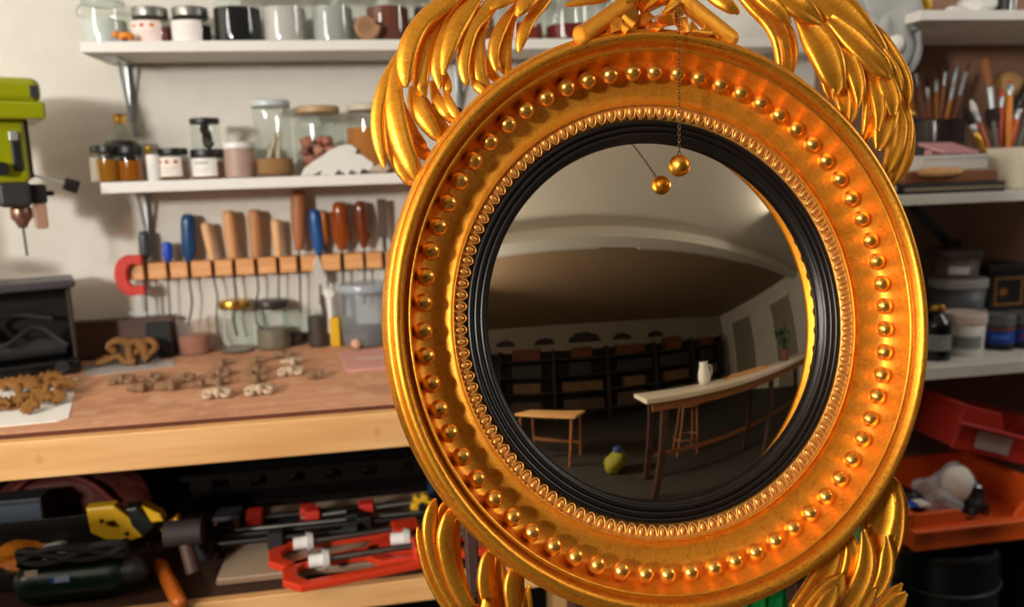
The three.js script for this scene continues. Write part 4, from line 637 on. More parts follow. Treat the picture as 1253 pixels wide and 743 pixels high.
{ const g = tool('screwdriver', 'large amber fluted screwdriver with a long black shaft', 'screwdriver', [415, 247, 419, 306], 19, driver, amberH, [[420, 340], [421, 386]], 0.0024); const rib = []; for (let k = 0; k < 10; k++) { const a = k * 0.628; rib.push(bar(V(Math.cos(a) * 0.0165, 0.022, Math.sin(a) * 0.0165), V(Math.cos(a) * 0.0165 - 0.003, 0.085, Math.sin(a) * 0.0165), 0.0026, 6)); } part('flutes', merge(rib), amberH, g); }
{ const g = tool('screwdriver', 'darker amber screwdriver beside the large fluted one', 'screwdriver', [440, 246, 446, 303], 15, driver, amberD, [[446, 340], [446, 372]], 0.0022); const rib = []; for (let k = 0; k < 8; k++) { const a = k * 0.785; rib.push(bar(V(Math.cos(a) * 0.013, 0.02, Math.sin(a) * 0.013), V(Math.cos(a) * 0.013 - 0.004, 0.08, Math.sin(a) * 0.013), 0.0022, 6)); } part('flutes', merge(rib), amberD, g); }
{ const b = onZ(468, 243, RZ), a = onZ(471, 306, RZ), L = b.y - a.y, g = thing('file', 'flat brown file that stands last in the rack before the mirror', 'file', [a.x, a.y, RZ]); part('tang', at(box(0.02, L * 0.75, 0.006, 0.002), -0.002, L * 0.62, 0), std(0x4f3a30, 0.6), g); part('neck', merge(at(box(0.01, L * 0.3, 0.006, 0.002), 0, L * 0.15, 0), bar(V(0, 0.01, 0), V(0, -0.09, 0), 0.003, 8)), std(0x40302a, 0.6), g); }
{ // red clamp hung on the end of the rack
  const c = onZ(157, 337, 0.055), k = 1.84 / F, g = thing('clamp', 'red clamp gripping the end of the tool rack', 'clamp', [c.x, c.y, 0.056]);
  const o = [], i = []; for (let n = 0; n <= 20; n++) { const t = Math.PI * (0.42 + 1.16 * n / 20); o.push([Math.cos(t) * 16 * k + 3 * k, Math.sin(t) * 22.5 * k]); } for (let n = 20; n >= 0; n--) { const t = Math.PI * (0.42 + 1.16 * n / 20); i.push([Math.cos(t) * 8 * k + 6 * k, Math.sin(t) * 14 * k]); }
  part('frame', extrude([...o, [16 * k, -22 * k], [16 * k, -13 * k], ...i, [16 * k, 13 * k], [16 * k, 22 * k]], 0.012, 0.002), M.red, g);
  part('screw', bar(V(13 * k, -44 * k, 0), V(13 * k, -8 * k, 0), 0.003, 10), M.zinc, g); part('tommy_bar', bar(V(-4 * k, -44 * k, 0), V(30 * k, -46 * k, 0), 0.0018, 8), M.zinc, g);
}
// ---------------------------------------------------------------- the deep shelves beside the mirror
const RS = 0.34;
{ // brushes stood in pots
  const potAt = (x0, x1, top, base, z) => { const s = slot(x0, x1, top, base, z); return s; };
  const brush = (p, q, r, kind, label, name = 'paint_brush', cat = 'brush') => {
    const d = q.clone().sub(p), L = d.length(), g = thing(name, label, cat, p.toArray(), 0, kind.group); g.quaternion.setFromUnitVectors(V(0, 1, 0), d.normalize());
    const hl = L * (kind.hl ?? 0.77), fl = L * (kind.fl ?? 0.11);
    part('handle', lathe([[0, 0], [r * 0.35, 0.001], [r * 0.8, hl * 0.5], [r, hl * 0.85], [r * 0.8, hl], [0, hl]], 14), kind.handle, g);
    part('ferrule', lathe([[r * 0.7, hl * 0.98], [r * 0.95, hl + fl * 0.3], [r * (kind.fw ?? 1), hl + fl], [0, hl + fl]], 14), kind.ferrule ?? M.zinc, g);
    part('bristles', lathe([[0, hl + fl * 0.9], [r * (kind.fw ?? 1), hl + fl], [r * (kind.bw ?? 1.3), (L + hl + fl) / 2], [r * (kind.bt ?? 0.5), L * 0.985], [0, L]], 16), kind.hair, g);
    return g;
  };
  const W1 = std(0xb06a32, 0.4), W2 = std(0xd8852c, 0.4), W3 = std(0x7e4524, 0.4), W4 = std(0xc85a1a, 0.35), H1 = std(0x2a1c16, 0.9), H2 = std(0x5e3a24, 0.9), H3 = std(0x8e5a34, 0.9), GR = std(0x9ea4a8, 0.4, { metalness: 0.5 }), BL = std(0x165a86, 0.35), BK = std(0x1b1714, 0.4), OL = std(0x6d6a62, 0.5), RD = std(0xb33a1c, 0.4);
  // dark glass pot
  let s = potAt(1113, 1172, 160, 245, 0.13);
  { const g = thing('brush_pot', 'dark glass pot of brushes behind the pink pad', 'pot', [s.x, SRM, 0.13]), r = s.w / 2; part('body', lathe([[0, 0], [r * 0.9, 0], [r, s.h * 0.06], [r, s.h * 0.97], [r * 0.94, s.h], [r * 0.92, s.h * 0.1], [0, s.h * 0.06]], 32), phys(0x463a38, 0.12, { transmission: 0.35, thickness: 0 }), g); }
  const cx = s.x, z0 = 0.13, yb = SRM + 0.03;
  const list = [
    [1118, 72, 0.0045, { handle: W3, hair: H1, bw: 2, fw: 1.1, bt: 1.6 }, 'brush with a wide black head leaning towards the plaster cast'],
    [1108, 108, 0.009, { handle: BL, hair: M.orange, ferrule: M.brass, bw: 1.1, bt: 0.8, hl: 0.66 }, 'blue handled brush with a brass ferrule beside the gilt leaves'],
    [1134, 92, 0.004, { handle: W1, hair: H2 }, 'slim brown brush with a grey ferrule in the dark pot'],
    [1146, 82, 0.0045, { handle: W2, hair: H2 }, 'tan handled brush with a brown tip beside the slim one in the dark pot'],
    [1159, 70, 0.004, { handle: W1, hair: H1, bw: 0.9, bt: 0.3 }, 'thin brush with a fine dark point rising from the dark pot'],
    [1172, 80, 0.0045, { handle: W2, hair: GR, hl: 0.7 }, 'orange-brown brush with a pale silver head leaning out of the dark pot'],
    [1186, 74, 0.0045, { handle: W3, hair: H2, hl: 0.7, fl: 0.2, bw: 1, bt: 0.4 }, 'brush with a long thin shaft leaning furthest from the dark pot'],
  ];
  for (const [px, py, r, k, label] of list) { const q = onZ(px, py, z0 + rr(-0.03, 0.02)); brush(V(cx + (q.x - cx) * 0.12, yb, z0 + rr(-0.012, 0.012)), q, r, k, label); }
  s = potAt(1200, 1249, 178, 228, 0.22);
  { const g = thing('mug', 'cream mug full of coloured brush handles', 'mug', [s.x, SRM, 0.22]), r = s.w / 2; part('body', lathe([[0, 0], [r * 0.84, 0], [r * 0.9, s.h * 0.05], [r, s.h], [r * 0.93, s.h], [r * 0.84, s.h * 0.1], [0, s.h * 0.08]], 36), M.cream, g); part('handle', tube([V(r * 0.92, s.h * 0.8, 0), V(r * 1.45, s.h * 0.74, 0), V(r * 1.5, s.h * 0.4, 0), V(r * 0.88, s.h * 0.26, 0)], 0.005, 20, 8), std(0xc8582a, 0.4), g); }
  const mx = s.x, my = SRM + 0.012;
  const list2 = [
    [1206, 70, 0.0055, { handle: OL, hair: H3, hl: 0.52, fl: 0.24, bw: 2.1, fw: 1.2, bt: 1.8 }, 'large mop brush with a brown head and long grey shaft'],
    [1188, 122, 0.0065, { handle: W4, hair: M.paper, hl: 0.72, bw: 1.1 }, 'orange handled brush with a white streak leaning towards the dark pot'],
    [1180, 130, 0.007, { handle: M.brass, hair: H1, hl: 0.66, bw: 1.5 }, 'brassy brush with a short dark head beside the mug'],
    [1214, 132, 0.0055, { handle: OL, hair: H1, hl: 0.6, bw: 3, bt: 2.6 }, 'brush with a round black head in the cream mug'],
    [1226, 108, 0.005, { handle: RD, hair: RD, hl: 0.8 }, 'red tipped brush handle in the cream mug'],
    [1236, 98, 0.0075, { handle: M.orange, hair: RD, hl: 0.85, bw: 1 }, 'thick orange handle with a red end in the cream mug'],
    [1242, 122, 0.006, { handle: M.darkGreen, hair: M.darkGreen, hl: 0.7, bw: 0.9 }, 'dark green handle in the cream mug'],
    [1252, 112, 0.0065, { handle: W4, hair: BK, hl: 0.7 }, 'rust coloured handle against the edge of the cream mug'],
    [1262, 128, 0.005, { handle: OL, hair: GR }, 'grey handle leaning out over the rim of the cream mug'],
    [1222, 148, 0.0045, { handle: M.green, hair: M.orange }, 'short green and orange handle in the cream mug'],
  ];
  for (const [px, py, r, k, label] of list2) { const q = onZ(px, py, 0.2 + rr(-0.03, 0.02)); brush(V(mx + (q.x - mx) * 0.2, my, 0.22 + rr(-0.012, 0.012)), q, r, k, label); }
  { const q = onZ(1250, 95, 0.12), g = thing('fan_brush', 'pale tan mop head behind the cream mug', 'brush', [q.x, SRM, 0.08]); part('handle', bar(V(0, 0, 0), V(0, q.y - SRM - 0.03, 0), 0.006, 12), W3, g); part('bristles', at(lump(0.034, 0.03, 0.024, 0.1, 3), 0, q.y - SRM - 0.012, 0), std(0xc89a5e, 0.9), g); }
}
{ // books, wooden piece and pad
  const bx = (name, label, cat, x0, x1, y0, y1, z1, d, y, mat, extra) => { const s = slot(x0, x1, y0, y1, z1), g = thing(name, label, cat, [s.x, y, z1 - d / 2]); part('body', at(box(s.w, s.h, d, 0.003), 0, s.h / 2, 0), mat, g); extra?.(g, s, d); return s; };
  const a = bx('black_folder', 'long black folder lying flat on the brush shelf', 'folder', 1104, 1231, 226, 239, RS - 0.01, 0.13, SRM, M.black, (g, s, d) => part('pages', at(box(s.w * 0.98, s.h * 0.35, 0.004, 0.001), 0, s.h * 0.45, d / 2), std(0x8a7d68, 0.8), g));
  const b = bx('wooden_tool', 'flat brown wooden tool lying on the black folder', 'wooden tool', 1104, 1222, 210, 224, RS - 0.03, 0.06, SRM + a.h, M.brown, (g, s) => part('handle', at(lathe([[0, 0], [0.008, 0.004], [0.012, 0.05], [0.009, 0.1], [0, 0.105]], 16).rotateZ(Math.PI / 2), s.w * 0.1, s.h * 0.9, 0.035), M.pine, g));
  const c = bx('white_box', 'small white box under the pink note pad', 'box', 1130, 1210, 190, 209, RS - 0.06, 0.1, SRM + a.h + b.h, M.whitePlastic, (g, s, d) => part('lid', at(box(s.w + 0.004, s.h * 0.25, d + 0.004, 0.002), 0, s.h * 0.88, 0), M.whitePlastic, g));
  { const p = onZ(1160, 186, RS - 0.1), y = SRM + a.h + b.h + c.h + 0.001, g = thing('note_pad', 'pink note pad lying on the white box', 'note pad', [p.x, y, RS - 0.1]); part('pages', at(box(0.1, 0.006, 0.075, 0.001).rotateX(0.3), 0, 0.0145, 0).rotateY(0.2), M.pinkPaper, g); part('wedge', at(box(0.07, 0.012, 0.02, 0.002), 0, 0.006, -0.022).rotateY(0.2), M.pinkPaper, g); }
}
{ // tubs, bottle and tins on the bottom shelf
  const Z = 0.24, tub = (name, label, cat, x0, x1, y0, y1, z, y, mat, lidM, o = {}) => { const s = slot(x0, x1, y0, y1, z), r = s.w / 2, h = s.h, g = thing(name, label, cat, [s.x, y, z]); const f = o.foot ?? 0.86;
    part('body', lathe([[0, 0], [r * f, 0], [r * f * 1.03, h * 0.03], [r * 0.97, h * (1 - (o.lid ?? 0.18))], [0, h * (1 - (o.lid ?? 0.18))]], 40), mat, g);
    part('lid', lathe([[0, h * (0.99 - (o.lid ?? 0.18))], [r, h * (0.99 - (o.lid ?? 0.18))], [r * 1.02, h * (1.02 - (o.lid ?? 0.18))], [r * 1.02, h * 0.95], [r * 0.97, h], [r * 0.9, h], [r * 0.88, h * 0.985], [0, h * 0.985]], 40), lidM, g);
    if (o.tag) { const [lg, lm] = wrapLabel(r * (0.97 + f) / 2 + 0.001, h * 0.42, h * 0.46, o.arc ?? 1.6, o.tag, o.face ?? -0.5); part('paper_label', lg, lm, g); } return s; };
  const t0 = tub('white_tub', 'white paint tub with a pinkish lid beside the dark bottle', 'tub', 1155, 1199, 396, 446, Z, SRL, M.whitePlastic, std(0xd9c3b8, 0.5), { tag: lbl.grey, lid: 0.24 });
  const u0 = tub('pale_tub', 'flat pale tub behind the white one, under the grey tubs', 'tub', 1144, 1198, 385, 425, 0.13, SRL, std(0xb5aaa4, 0.5), std(0xb9aba2, 0.5), { lid: 0.3 });
  const u1 = tub('grey_tub', 'wide grey tub with a pale lid in the middle of the stack', 'tub', 1141, 1199, 347, 386, 0.13, SRL + u0.h, std(0x595d62, 0.5), std(0xa6a39d, 0.5), { lid: 0.28 });
  tub('brown_tub', 'brown-grey tub on top of the stack by the mirror', 'tub', 1143, 1193, 314, 349, 0.13, SRL + u0.h + u1.h, std(0x6b5b52, 0.5), std(0x584a43, 0.5), { lid: 0.26, tag: lbl.plain, arc: 0.9 });
  { const s = slot(1128, 1159, 384, 450, 0.27), r = s.w / 2, h = s.h, g = thing('dark_bottle', 'dark bottle with a golden cap and a grey label', 'bottle', [s.x, SRL, 0.27]);
    part('body', lathe([[0, 0], [r * 0.95, 0], [r, h * 0.03], [r, h * 0.6], [r * 0.8, h * 0.72], [r * 0.42, h * 0.82], [r * 0.4, h * 0.9], [0, h * 0.9]], 32), M.blackGloss, g); part('cap', lathe([[0, h * 0.88], [r * 0.52, h * 0.88], [r * 0.54, h * 0.98], [r * 0.4, h], [0, h]], 24), M.brass, g); const [lg, lm] = wrapLabel(r * 1.01, h * 0.34, h * 0.28, 2.2, lbl.grey, -0.5); part('paper_label', lg, lm, g); }
  tub('paint_pot', 'small pot with a blue and brown label and dark lid', 'pot', 1206, 1236, 391, 433, 0.22, SRL, M.black, std(0x6a6d70, 0.4), { lid: 0.3, foot: 0.97, tag: lbl.blue, arc: 3 });
  tub('paint_pot', 'small pot with a blue and red label at the edge of view', 'pot', 1233, 1264, 391, 433, 0.22, SRL, M.black, std(0x5d6064, 0.4), { lid: 0.3, foot: 0.97, tag: lbl.redBlue, arc: 3 });
  const w0 = tub('stacked_pot', 'narrow white stacked pot between the tub and the blue pot', 'pot', 1196, 1210, 408, 432, 0.17, SRL, M.whitePlastic, M.whitePlastic, { lid: 0.4, foot: 0.95 });
  tub('varnish_tin', 'black varnish tin at the edge of view, behind the small pots', 'tin', 1236, 1280, 350, 420, 0.1, SRL, M.black, M.charcoal, { lid: 0.1, foot: 0.99 });
  { const s = slot(1194, 1242, 334, 388, 0.1), base = SRL + 0.07, g = thing('black_tin', 'black tin with a gold bordered square label', 'tin', [s.x, base, 0.09]); part('body', at(box(s.w, s.h, 0.09, 0.004), 0, s.h / 2, 0), M.black, g); part('lid', at(box(s.w * 1.03, s.h * 0.12, 0.095, 0.003), 0, s.h * 0.97, 0), M.charcoal, g); part('front_label', at(new THREE.PlaneGeometry(s.w * 0.86, s.h * 0.74), 0.002, s.h * 0.44, 0.0457), std(0xffffff, 0.5, { map: lbl.gold }), g); }
  { const s = slot(1192, 1232, 386, 420, 0.09), g = thing('carton', 'dark low carton under the black tin', 'carton', [s.x, SRL, 0.09]); part('body', at(box(s.w, 0.07, 0.1, 0.003), 0, 0.035, 0), M.charcoal, g); part('flap', at(box(s.w * 0.98, 0.003, 0.05, 0.001), 0, 0.068, 0.026), M.rubber, g); }
}
{ // things on the topmost shelf
  let s = slot(1186, 1214, -14, 10, 0.26); let g = thing('white_bag', 'lumpy white packet on the topmost shelf', 'packet', [s.x, SRU, 0.24]); part('body', at(lump(s.w * 0.62, 0.028, 0.05, 0.12, 3), 0, 0.025, 0), M.whitePlastic, g); part('knot', at(lump(0.012, 0.008, 0.01, 0.2, 2), s.w * 0.4, 0.05, 0.02), M.whitePlastic, g);
  s = slot(1152, 1163, -2, 11, 0.28); g = thing('white_block', 'tiny white block on the edge of the topmost shelf', 'block', [s.x, SRU, 0.3]); part('body', at(box(s.w, 0.014, 0.02, 0.003), 0, 0.007, 0), M.whitePlastic, g);
  s = slot(1126, 1144, -20, 9, 0.24); g = thing('yellow_roll', 'yellow roll of tape above the plaster cast', 'tape', [s.x, SRU, 0.2]); part('roll', at(new THREE.TorusGeometry(0.026, 0.012, 12, 28), 0, 0.038, 0), M.yellow, g);
  s = slot(1217, 1238, -20, 10, 0.26); g = thing('dark_jar', 'dark jar standing on the topmost shelf', 'jar', [s.x, SRU, 0.24]); part('body', at(cyl(s.w / 2, s.w / 2, 0.06, 24), 0, 0.03, 0), M.charcoal, g); part('lid', at(cyl(s.w / 2.1, s.w / 2.1, 0.012, 24), 0, 0.066, 0), M.zinc, g);
  s = slot(1240, 1252, -20, 10, 0.26); g = thing('silver_can', 'small silver can at the end of the topmost shelf', 'can', [s.x, SRU, 0.24]); part('body', at(lathe([[0, 0], [0.009, 0], [0.01, 0.003], [0.01, 0.05], [0.006, 0.06], [0, 0.06]], 24), 0, 0, 0), M.steel, g);
  const c = onZ(1044, 2, 0.16); g = thing('blue_carton', 'blue and white carton above the gilt leaves', 'carton', [c.x, SRU - 0.02, 0.1]); part('body', at(box(0.075, 0.09, 0.12, 0.002), 0, 0.045, 0), std(0x1a2a52, 0.5), g); part('white_panel', at(box(0.03, 0.05, 0.002, 0.001), 0.022, 0.03, 0.061), M.paper, g);
}
{ // plaster cast of drapery or petals, hanging from the end of the shelf
  const c = onZ(1093, 34, 0.3), k = 2.35 / F, g = thing('plaster_cast', 'pale grey plaster cast of folded petals hung by the shelf end', 'plaster cast', [c.x, c.y, 0.26]);
  const castM = std(0xa9aaa6, 0.8);
  const petal = (x, y, w, h, rot, dz) => { const m = new THREE.SphereGeometry(1, 24, 16), p = m.attributes.position; for (let i = 0; i < p.count; i++) { const X = p.getX(i), Y = p.getY(i), Z = p.getZ(i); p.setXYZ(i, X * w * (1 - 0.25 * Y), Y * h, Z * 0.02 + 0.012 * X * X - 0.003 * Math.cos(7 * X)); } m.computeVertexNormals(); m.rotateZ(rot); return part('petal', m.translate(x * k, -y * k, dz), castM, g); };
  petal(-22, -24, 0.058, 0.06, 0.5, 0.0); petal(8, -22, 0.07, 0.055, -0.5, 0.012); petal(-16, 10, 0.042, 0.068, 0.1, 0.006); petal(26, 14, 0.032, 0.062, -0.2, -0.004); petal(4, 10, 0.048, 0.064, 0, 0.016); petal(-6, 42, 0.032, 0.02, 0.1, 0.0);
  part('boss', at(new THREE.SphereGeometry(0.017, 20, 14).scale(1, 1.1, 0.8), 2 * k, -14 * k, 0.045), std(0xe3e0d6, 0.7), g); part('stem', capTube([V(0, -0.09, 0), V(0.01, -0.13, 0), V(0.005, -0.17, -0.01)], 0.008, 14, 8), castM, g); part('tail', capTube([V(0.03, -0.08, 0), V(0.05, -0.13, 0), V(0.035, -0.19, 0)], 0.007, 14, 8), std(0x9aa0a4, 0.6), g); part('hook', tube([V(0, 0.03, -0.02), V(0, 0.07, -0.03), V(0, 0.1, -0.05)], 0.003, 10, 6), M.steel, g);
}
{ // orange storage trays below
  const TY = onZ(1180, 668, 0.5).y;
  const tray = (name, label, w, h, d, pos, turn, mat) => { const g = thing(name, label, 'tray', pos, turn); const t = 0.006;
    part('bottom', at(box(w, t, d, 0.002), 0, t / 2, 0), mat, g);
    const lip = [[-w / 2, 0], [w / 2, 0], [w / 2, h], [w * 0.22, h], [w * 0.16, h * 0.62], [-w * 0.16, h * 0.62], [-w * 0.22, h], [-w / 2, h]];
    part('front', extrude(lip, t, 0.002).translate(0, 0, d / 2), mat, g); part('back', at(box(w, h, t), 0, h / 2, -d / 2), mat, g);
    for (const s of [-1, 1]) part('side', at(box(t, h, d), s * w / 2, h / 2, 0), mat, g);
    part('rim', merge(at(box(w + 0.03, 0.008, 0.02, 0.003), 0, h * 0.6, d / 2 + 0.012), at(box(0.02, 0.008, d, 0.003), w / 2 + 0.01, h, 0), at(box(0.02, 0.008, d, 0.003), -w / 2 - 0.01, h, 0)), mat, g); return g; };
  const a = onZ(1104, 660, 0.5), O1 = phys(0xdd5a1c, 0.42), R1 = phys(0xa8281a, 0.45);
  struct('low_shelf', boxUV(at(box(1.1, 0.02, 0.46, 0.002), a.x + 0.5, TY - 0.01, 0.24)), M.dark);
  tray('storage_tray', 'orange storage tray with a stepped front holding plastic bags', 0.34, 0.075, 0.3, [a.x + 0.2, TY + 0.001, 0.345], 0, O1);
  { const p = onZ(1167, 548, 0.36), g = tray('storage_tray', 'tilted red storage box resting on the orange tray', 0.32, 0.095, 0.15, [p.x + 0.153, p.y - 0.047, 0.28], 0, R1); g.rotation.z = -0.3; part('paper_label', at(box(0.09, 0.04, 0.002, 0.0005), -0.07, 0.03, 0.083), std(0xa08c86, 0.7), g); }
  const bag = std(0xb9bcc4, 0.25), bagc = onZ(1158, 588, 0.36);
  { const g = thing('plastic_bag', 'clear plastic bag round a white lump in the orange tray', 'bag', [bagc.x, TY + 0.006, 0.36]); const m = lump(0.062, 0.05, 0.05, 0.35, 4); part('bag_film', at(m, -0.01, 0.052, 0), phys(0xe2e5ea, 0.12, { transmission: 0.6, thickness: 0 }), g); part('white_lump', at(lump(0.032, 0.04, 0.03, 0.06, 4), 0.004, 0.078, 0.028), M.paper, g); }
  for (const [x, dy, dz, s] of [[-0.075, 0, 0.05, 1], [0.07, 0, 0.03, 1.1], [0.03, 0, 0.12, 0.8]]) { const g = thing('dark_packet', ['crumpled dark packet by the blue strip in the orange tray', 'crumpled dark packet under the white lump, deep in the tray', 'small shiny dark packet at the front of the orange tray'][s === 1 ? 0 : s > 1 ? 1 : 2], 'packet', [bagc.x + x, TY + 0.014, 0.3 + dz]); part('body', at(lump(0.034 * s, 0.026 * s, 0.03 * s, 0.35, 3), 0, 0.026, 0), phys(0x1a1a1e, 0.25), g); }
  { const p = onZ(1118, 634, 0.46), g = thing('blue_strip', 'blue tipped white strip at the corner of the orange tray', 'strip', [p.x + 0.01, TY + 0.075, 0.45]); part('body', at(box(0.05, 0.006, 0.03, 0.002), 0, 0.003, 0), M.whitePlastic, g); part('tip', at(box(0.022, 0.007, 0.031, 0.002), -0.012, 0.0035, 0), M.blueBright, g); }
  { const p = onZ(1120, 720, 0.45), g = thing('dark_drum', 'dark rounded drum on the floor under the trays', 'drum', [p.x + 0.12, 0, 0.36]); part('body', at(lathe([[0, 0], [0.11, 0], [0.12, 0.02], [0.12, 0.4], [0.1, 0.44], [0, 0.44]], 40), 0, 0, 0), phys(0x0d1216, 0.3), g); part('hoop', at(new THREE.TorusGeometry(0.121, 0.005, 8, 44).rotateX(Math.PI / 2), 0, 0.34, 0), M.charcoal, g); }
  { const p = onZ(1078, 715, 0.75), g = thing('white_post', 'pale post seen between the lower gilt leaves', 'post', [p.x, 0, 0.74]); part('body', at(box(0.03, p.y + 0.1, 0.03, 0.003), 0, (p.y + 0.1) / 2, 0), M.white, g); part('cap', at(box(0.036, 0.01, 0.036, 0.003), 0, p.y + 0.105, 0), M.white, g); }
}
{ // green crate on the floor beyond the foot of the mirror
  const z = 0.75, a = onZ(880, 722, z), b = onZ(966, 722, z), t = onZ(930, 706, z).y, w = b.x - a.x + 0.03, g = thing('green_crate', 'green plastic crate stood on end behind the mirror foot', 'crate', [b.x - w / 2, 0, z - 0.16]);
  part('front', at(box(w, t, 0.008, 0.003), 0, t / 2, 0.15), M.green, g); part('back', at(box(w, t, 0.008, 0.003), 0, t / 2, -0.15), M.green, g); for (const s of [-1, 1]) part('side', at(box(0.008, t, 0.3, 0.003), s * w / 2, t / 2, 0), M.green, g); part('bottom', at(box(w, 0.008, 0.3, 0.003), 0, 0.004, 0), M.green, g);
  for (let i = 0; i < 5; i++) part('rib', at(box(0.008, t, 0.012, 0.003), -w / 2 + w * (i + 0.5) / 5, t / 2, 0.158), M.green, g); part('rim', at(box(w + 0.02, 0.014, 0.02, 0.004), 0, t - 0.007, 0.158), M.green, g);
  const c = onZ(1029, 678, 0.7), y = thing('yellow_bottle', 'yellow bottle glimpsed between the lower gilt leaves', 'bottle', [c.x, 0.62, 0.66]); part('body', lathe([[0, 0], [0.03, 0], [0.032, 0.01], [0.032, 0.12], [0.014, 0.15], [0.014, 0.17], [0, 0.17]], 24), std(0xc8b86a, 0.5), y); part('cap', at(cyl(0.016, 0.016, 0.02, 16), 0, 0.175, 0), M.whitePlastic, y); const st = thing('green_box', 'green box the yellow bottle stands on', 'box', [c.x, 0, 0.66]); part('body', at(box(0.12, 0.61, 0.12, 0.004), 0, 0.305, 0), M.green, st); part('lid', at(box(0.124, 0.012, 0.124, 0.003), 0, 0.614, 0), M.green, st);
}
// ---------------------------------------------------------------- under the bench
{
  const P = (x, y, z) => onZ(x, y, z), low = (px, py) => onY(px, py, LY);
  { // dark rack of boards with cut-outs, at the back
    const a = P(150, 620, 0.12), b = P(560, 588, 0.12), t = P(330, 574, 0.12).y, bo = Math.max(P(330, 612, 0.12).y, LZ + 0.014), w = b.x - a.x, h = t - bo, g = thing('slotted_board', 'dark board with square cut-outs hung under the bench', 'board', [(a.x + b.x) / 2, bo, 0.12]);
    const holes = []; for (let i = 0; i < 9; i++) { const x = -w / 2 + w * (i + 0.35) / 9; holes.push([[x, h * 0.2], [x + 0.035, h * 0.2], [x + 0.035, h * 0.75], [x, h * 0.75]]); }
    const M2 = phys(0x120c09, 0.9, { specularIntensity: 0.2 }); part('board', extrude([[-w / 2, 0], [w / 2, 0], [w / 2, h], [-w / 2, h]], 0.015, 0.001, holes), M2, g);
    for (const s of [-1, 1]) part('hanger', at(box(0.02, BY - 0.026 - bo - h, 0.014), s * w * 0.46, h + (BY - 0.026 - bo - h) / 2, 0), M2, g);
    part('ledge', at(box(w, 0.012, 0.08, 0.002), 0, -0.006, 0.04), M2, g);
  }
  const clampBar = (px0, py0, px1, py1, z, tone, label, tipM) => { const a = P(px0, py0, z), b = P(px1, py1, z); a.y = Math.max(a.y, LZ + 0.04); b.y = Math.max(b.y, LZ + 0.04); const g = thing('sash_clamp', label, 'clamp', a.toArray()), d = b.clone().sub(a); part('bar', bar(V(0, 0, 0), d, 0.006, 10), tone, g); part('jaw', at(box(0.03, 0.04, 0.03, 0.004), 0.02, -0.004, 0), tipM, g); part('jaw', at(box(0.028, 0.036, 0.03, 0.004), d.x * 0.55, d.y * 0.55 - 0.003, d.z * 0.55), tipM, g); part('screw_handle', bar(d, d.clone().multiplyScalar(1.1), 0.011, 12), tipM, g); return g; };
  clampBar(250, 672, 600, 650, 0.42, M.darkSteel, 'long dark sash clamp lying above the red clamps', M.black); clampBar(262, 656, 566, 628, 0.4, M.steel, 'long silver sash clamp with black jaws on the heap', M.black); clampBar(370, 640, 512, 614, 0.37, M.steel, 'slim silver clamp bar that ends at the yellow star knob', M.red); clampBar(236, 672, 420, 664, 0.45, M.darkSteel, 'short black clamp lying over the edge of the pale board', M.rubber); clampBar(300, 644, 440, 636, 0.35, M.darkSteel, 'dark clamp with red jaws behind the silver bars', M.red);
  { const p = P(516, 617, 0.39), g = thing('star_knob', 'yellow star knob on the end of a clamp bar', 'knob', p.toArray()), o = []; for (let i = 0; i < 24; i++) { const r = i % 4 < 2 ? 0.02 : 0.014, a = i / 24 * 6.283; o.push([r * Math.cos(a), r * Math.sin(a)]); } part('body', extrude(o, 0.016, 0.002), M.yellow, g); part('hub', at(cyl(0.008, 0.008, 0.03, 14).rotateX(Math.PI / 2), 0, 0, 0.004), M.black, g); }
  { // pale board
    const a = low(268, 712), c = low(590, 676), g = thing('pale_board', 'pale flat board lying on the shelf under the bench', 'board', [0, LZ, 0]); const x0 = a.x, x1 = c.x + 0.12; part('body', boxUV(at(box(x1 - x0, 0.012, 0.3, 0.002), (x0 + x1) / 2, 0.006, 0.38), 1, 0), std(0xa48d74, 0.75), g); part('edge_band', at(box(x1 - x0, 0.008, 0.003, 0.001), (x0 + x1) / 2, 0.006, 0.5315), std(0x87694f, 0.75), g);
  }
  const redClamp = (px, py, turn, label) => { const p = onY(px, py, LY + 0.02), g = thing('frame_clamp', label, 'clamp', [p.x, LZ + 0.0145, p.z], turn), w = 0.225, d = 0.098; const c = phys(0xc8371a, 0.35);
    part('frame', extrude([[-w / 2, -d / 2], [w / 2, -d * 0.3], [w / 2, d * 0.3], [-w / 2, d / 2], [-w * 0.62, d * 0.22], [-w * 0.62, -d * 0.22]], 0.007, 0.003, [[[-w * 0.54, -d * 0.15], [-w * 0.46, -d * 0.36], [w * 0.42, -d * 0.19], [w * 0.42, d * 0.19], [-w * 0.46, d * 0.36], [-w * 0.54, d * 0.15]]]).rotateX(-Math.PI / 2).translate(0, 0.009, 0), c, g);
    part('screw', bar(V(-w * 0.4, 0.03, 0), V(w * 0.55, 0.03, 0), 0.0055, 12), M.steel, g); part('pad', merge(bar(V(-w * 0.34, 0.03, 0), V(-w * 0.29, 0.03, 0), 0.019, 20, 0.015), bar(V(-w * 0.44, 0.03, 0), V(-w * 0.34, 0.03, 0), 0.011, 16)), M.whitePlastic, g); part('jaw_block', at(box(0.05, 0.03, 0.05, 0.006), w * 0.44, 0.022, 0), c, g); return g; };
  redClamp(430, 672, 0.12, 'upper red clamp with a white pad on the pale board'); redClamp(452, 694, 0.1, 'front red clamp with a white pad on the pale board'); redClamp(548, 672, -0.08, 'red clamp half behind the lower gilt leaves');
  { const p = low(575, 648), g = thing('blue_box', 'dark blue box behind the lower gilt leaves', 'box', [p.x, LZ, 0.3]); part('body', at(box(0.14, 0.12, 0.1, 0.004), 0, 0.06, 0), std(0x16304e, 0.5), g); part('lid', at(box(0.144, 0.02, 0.104, 0.004), 0, 0.118, 0), std(0x1b3a5e, 0.5), g); }
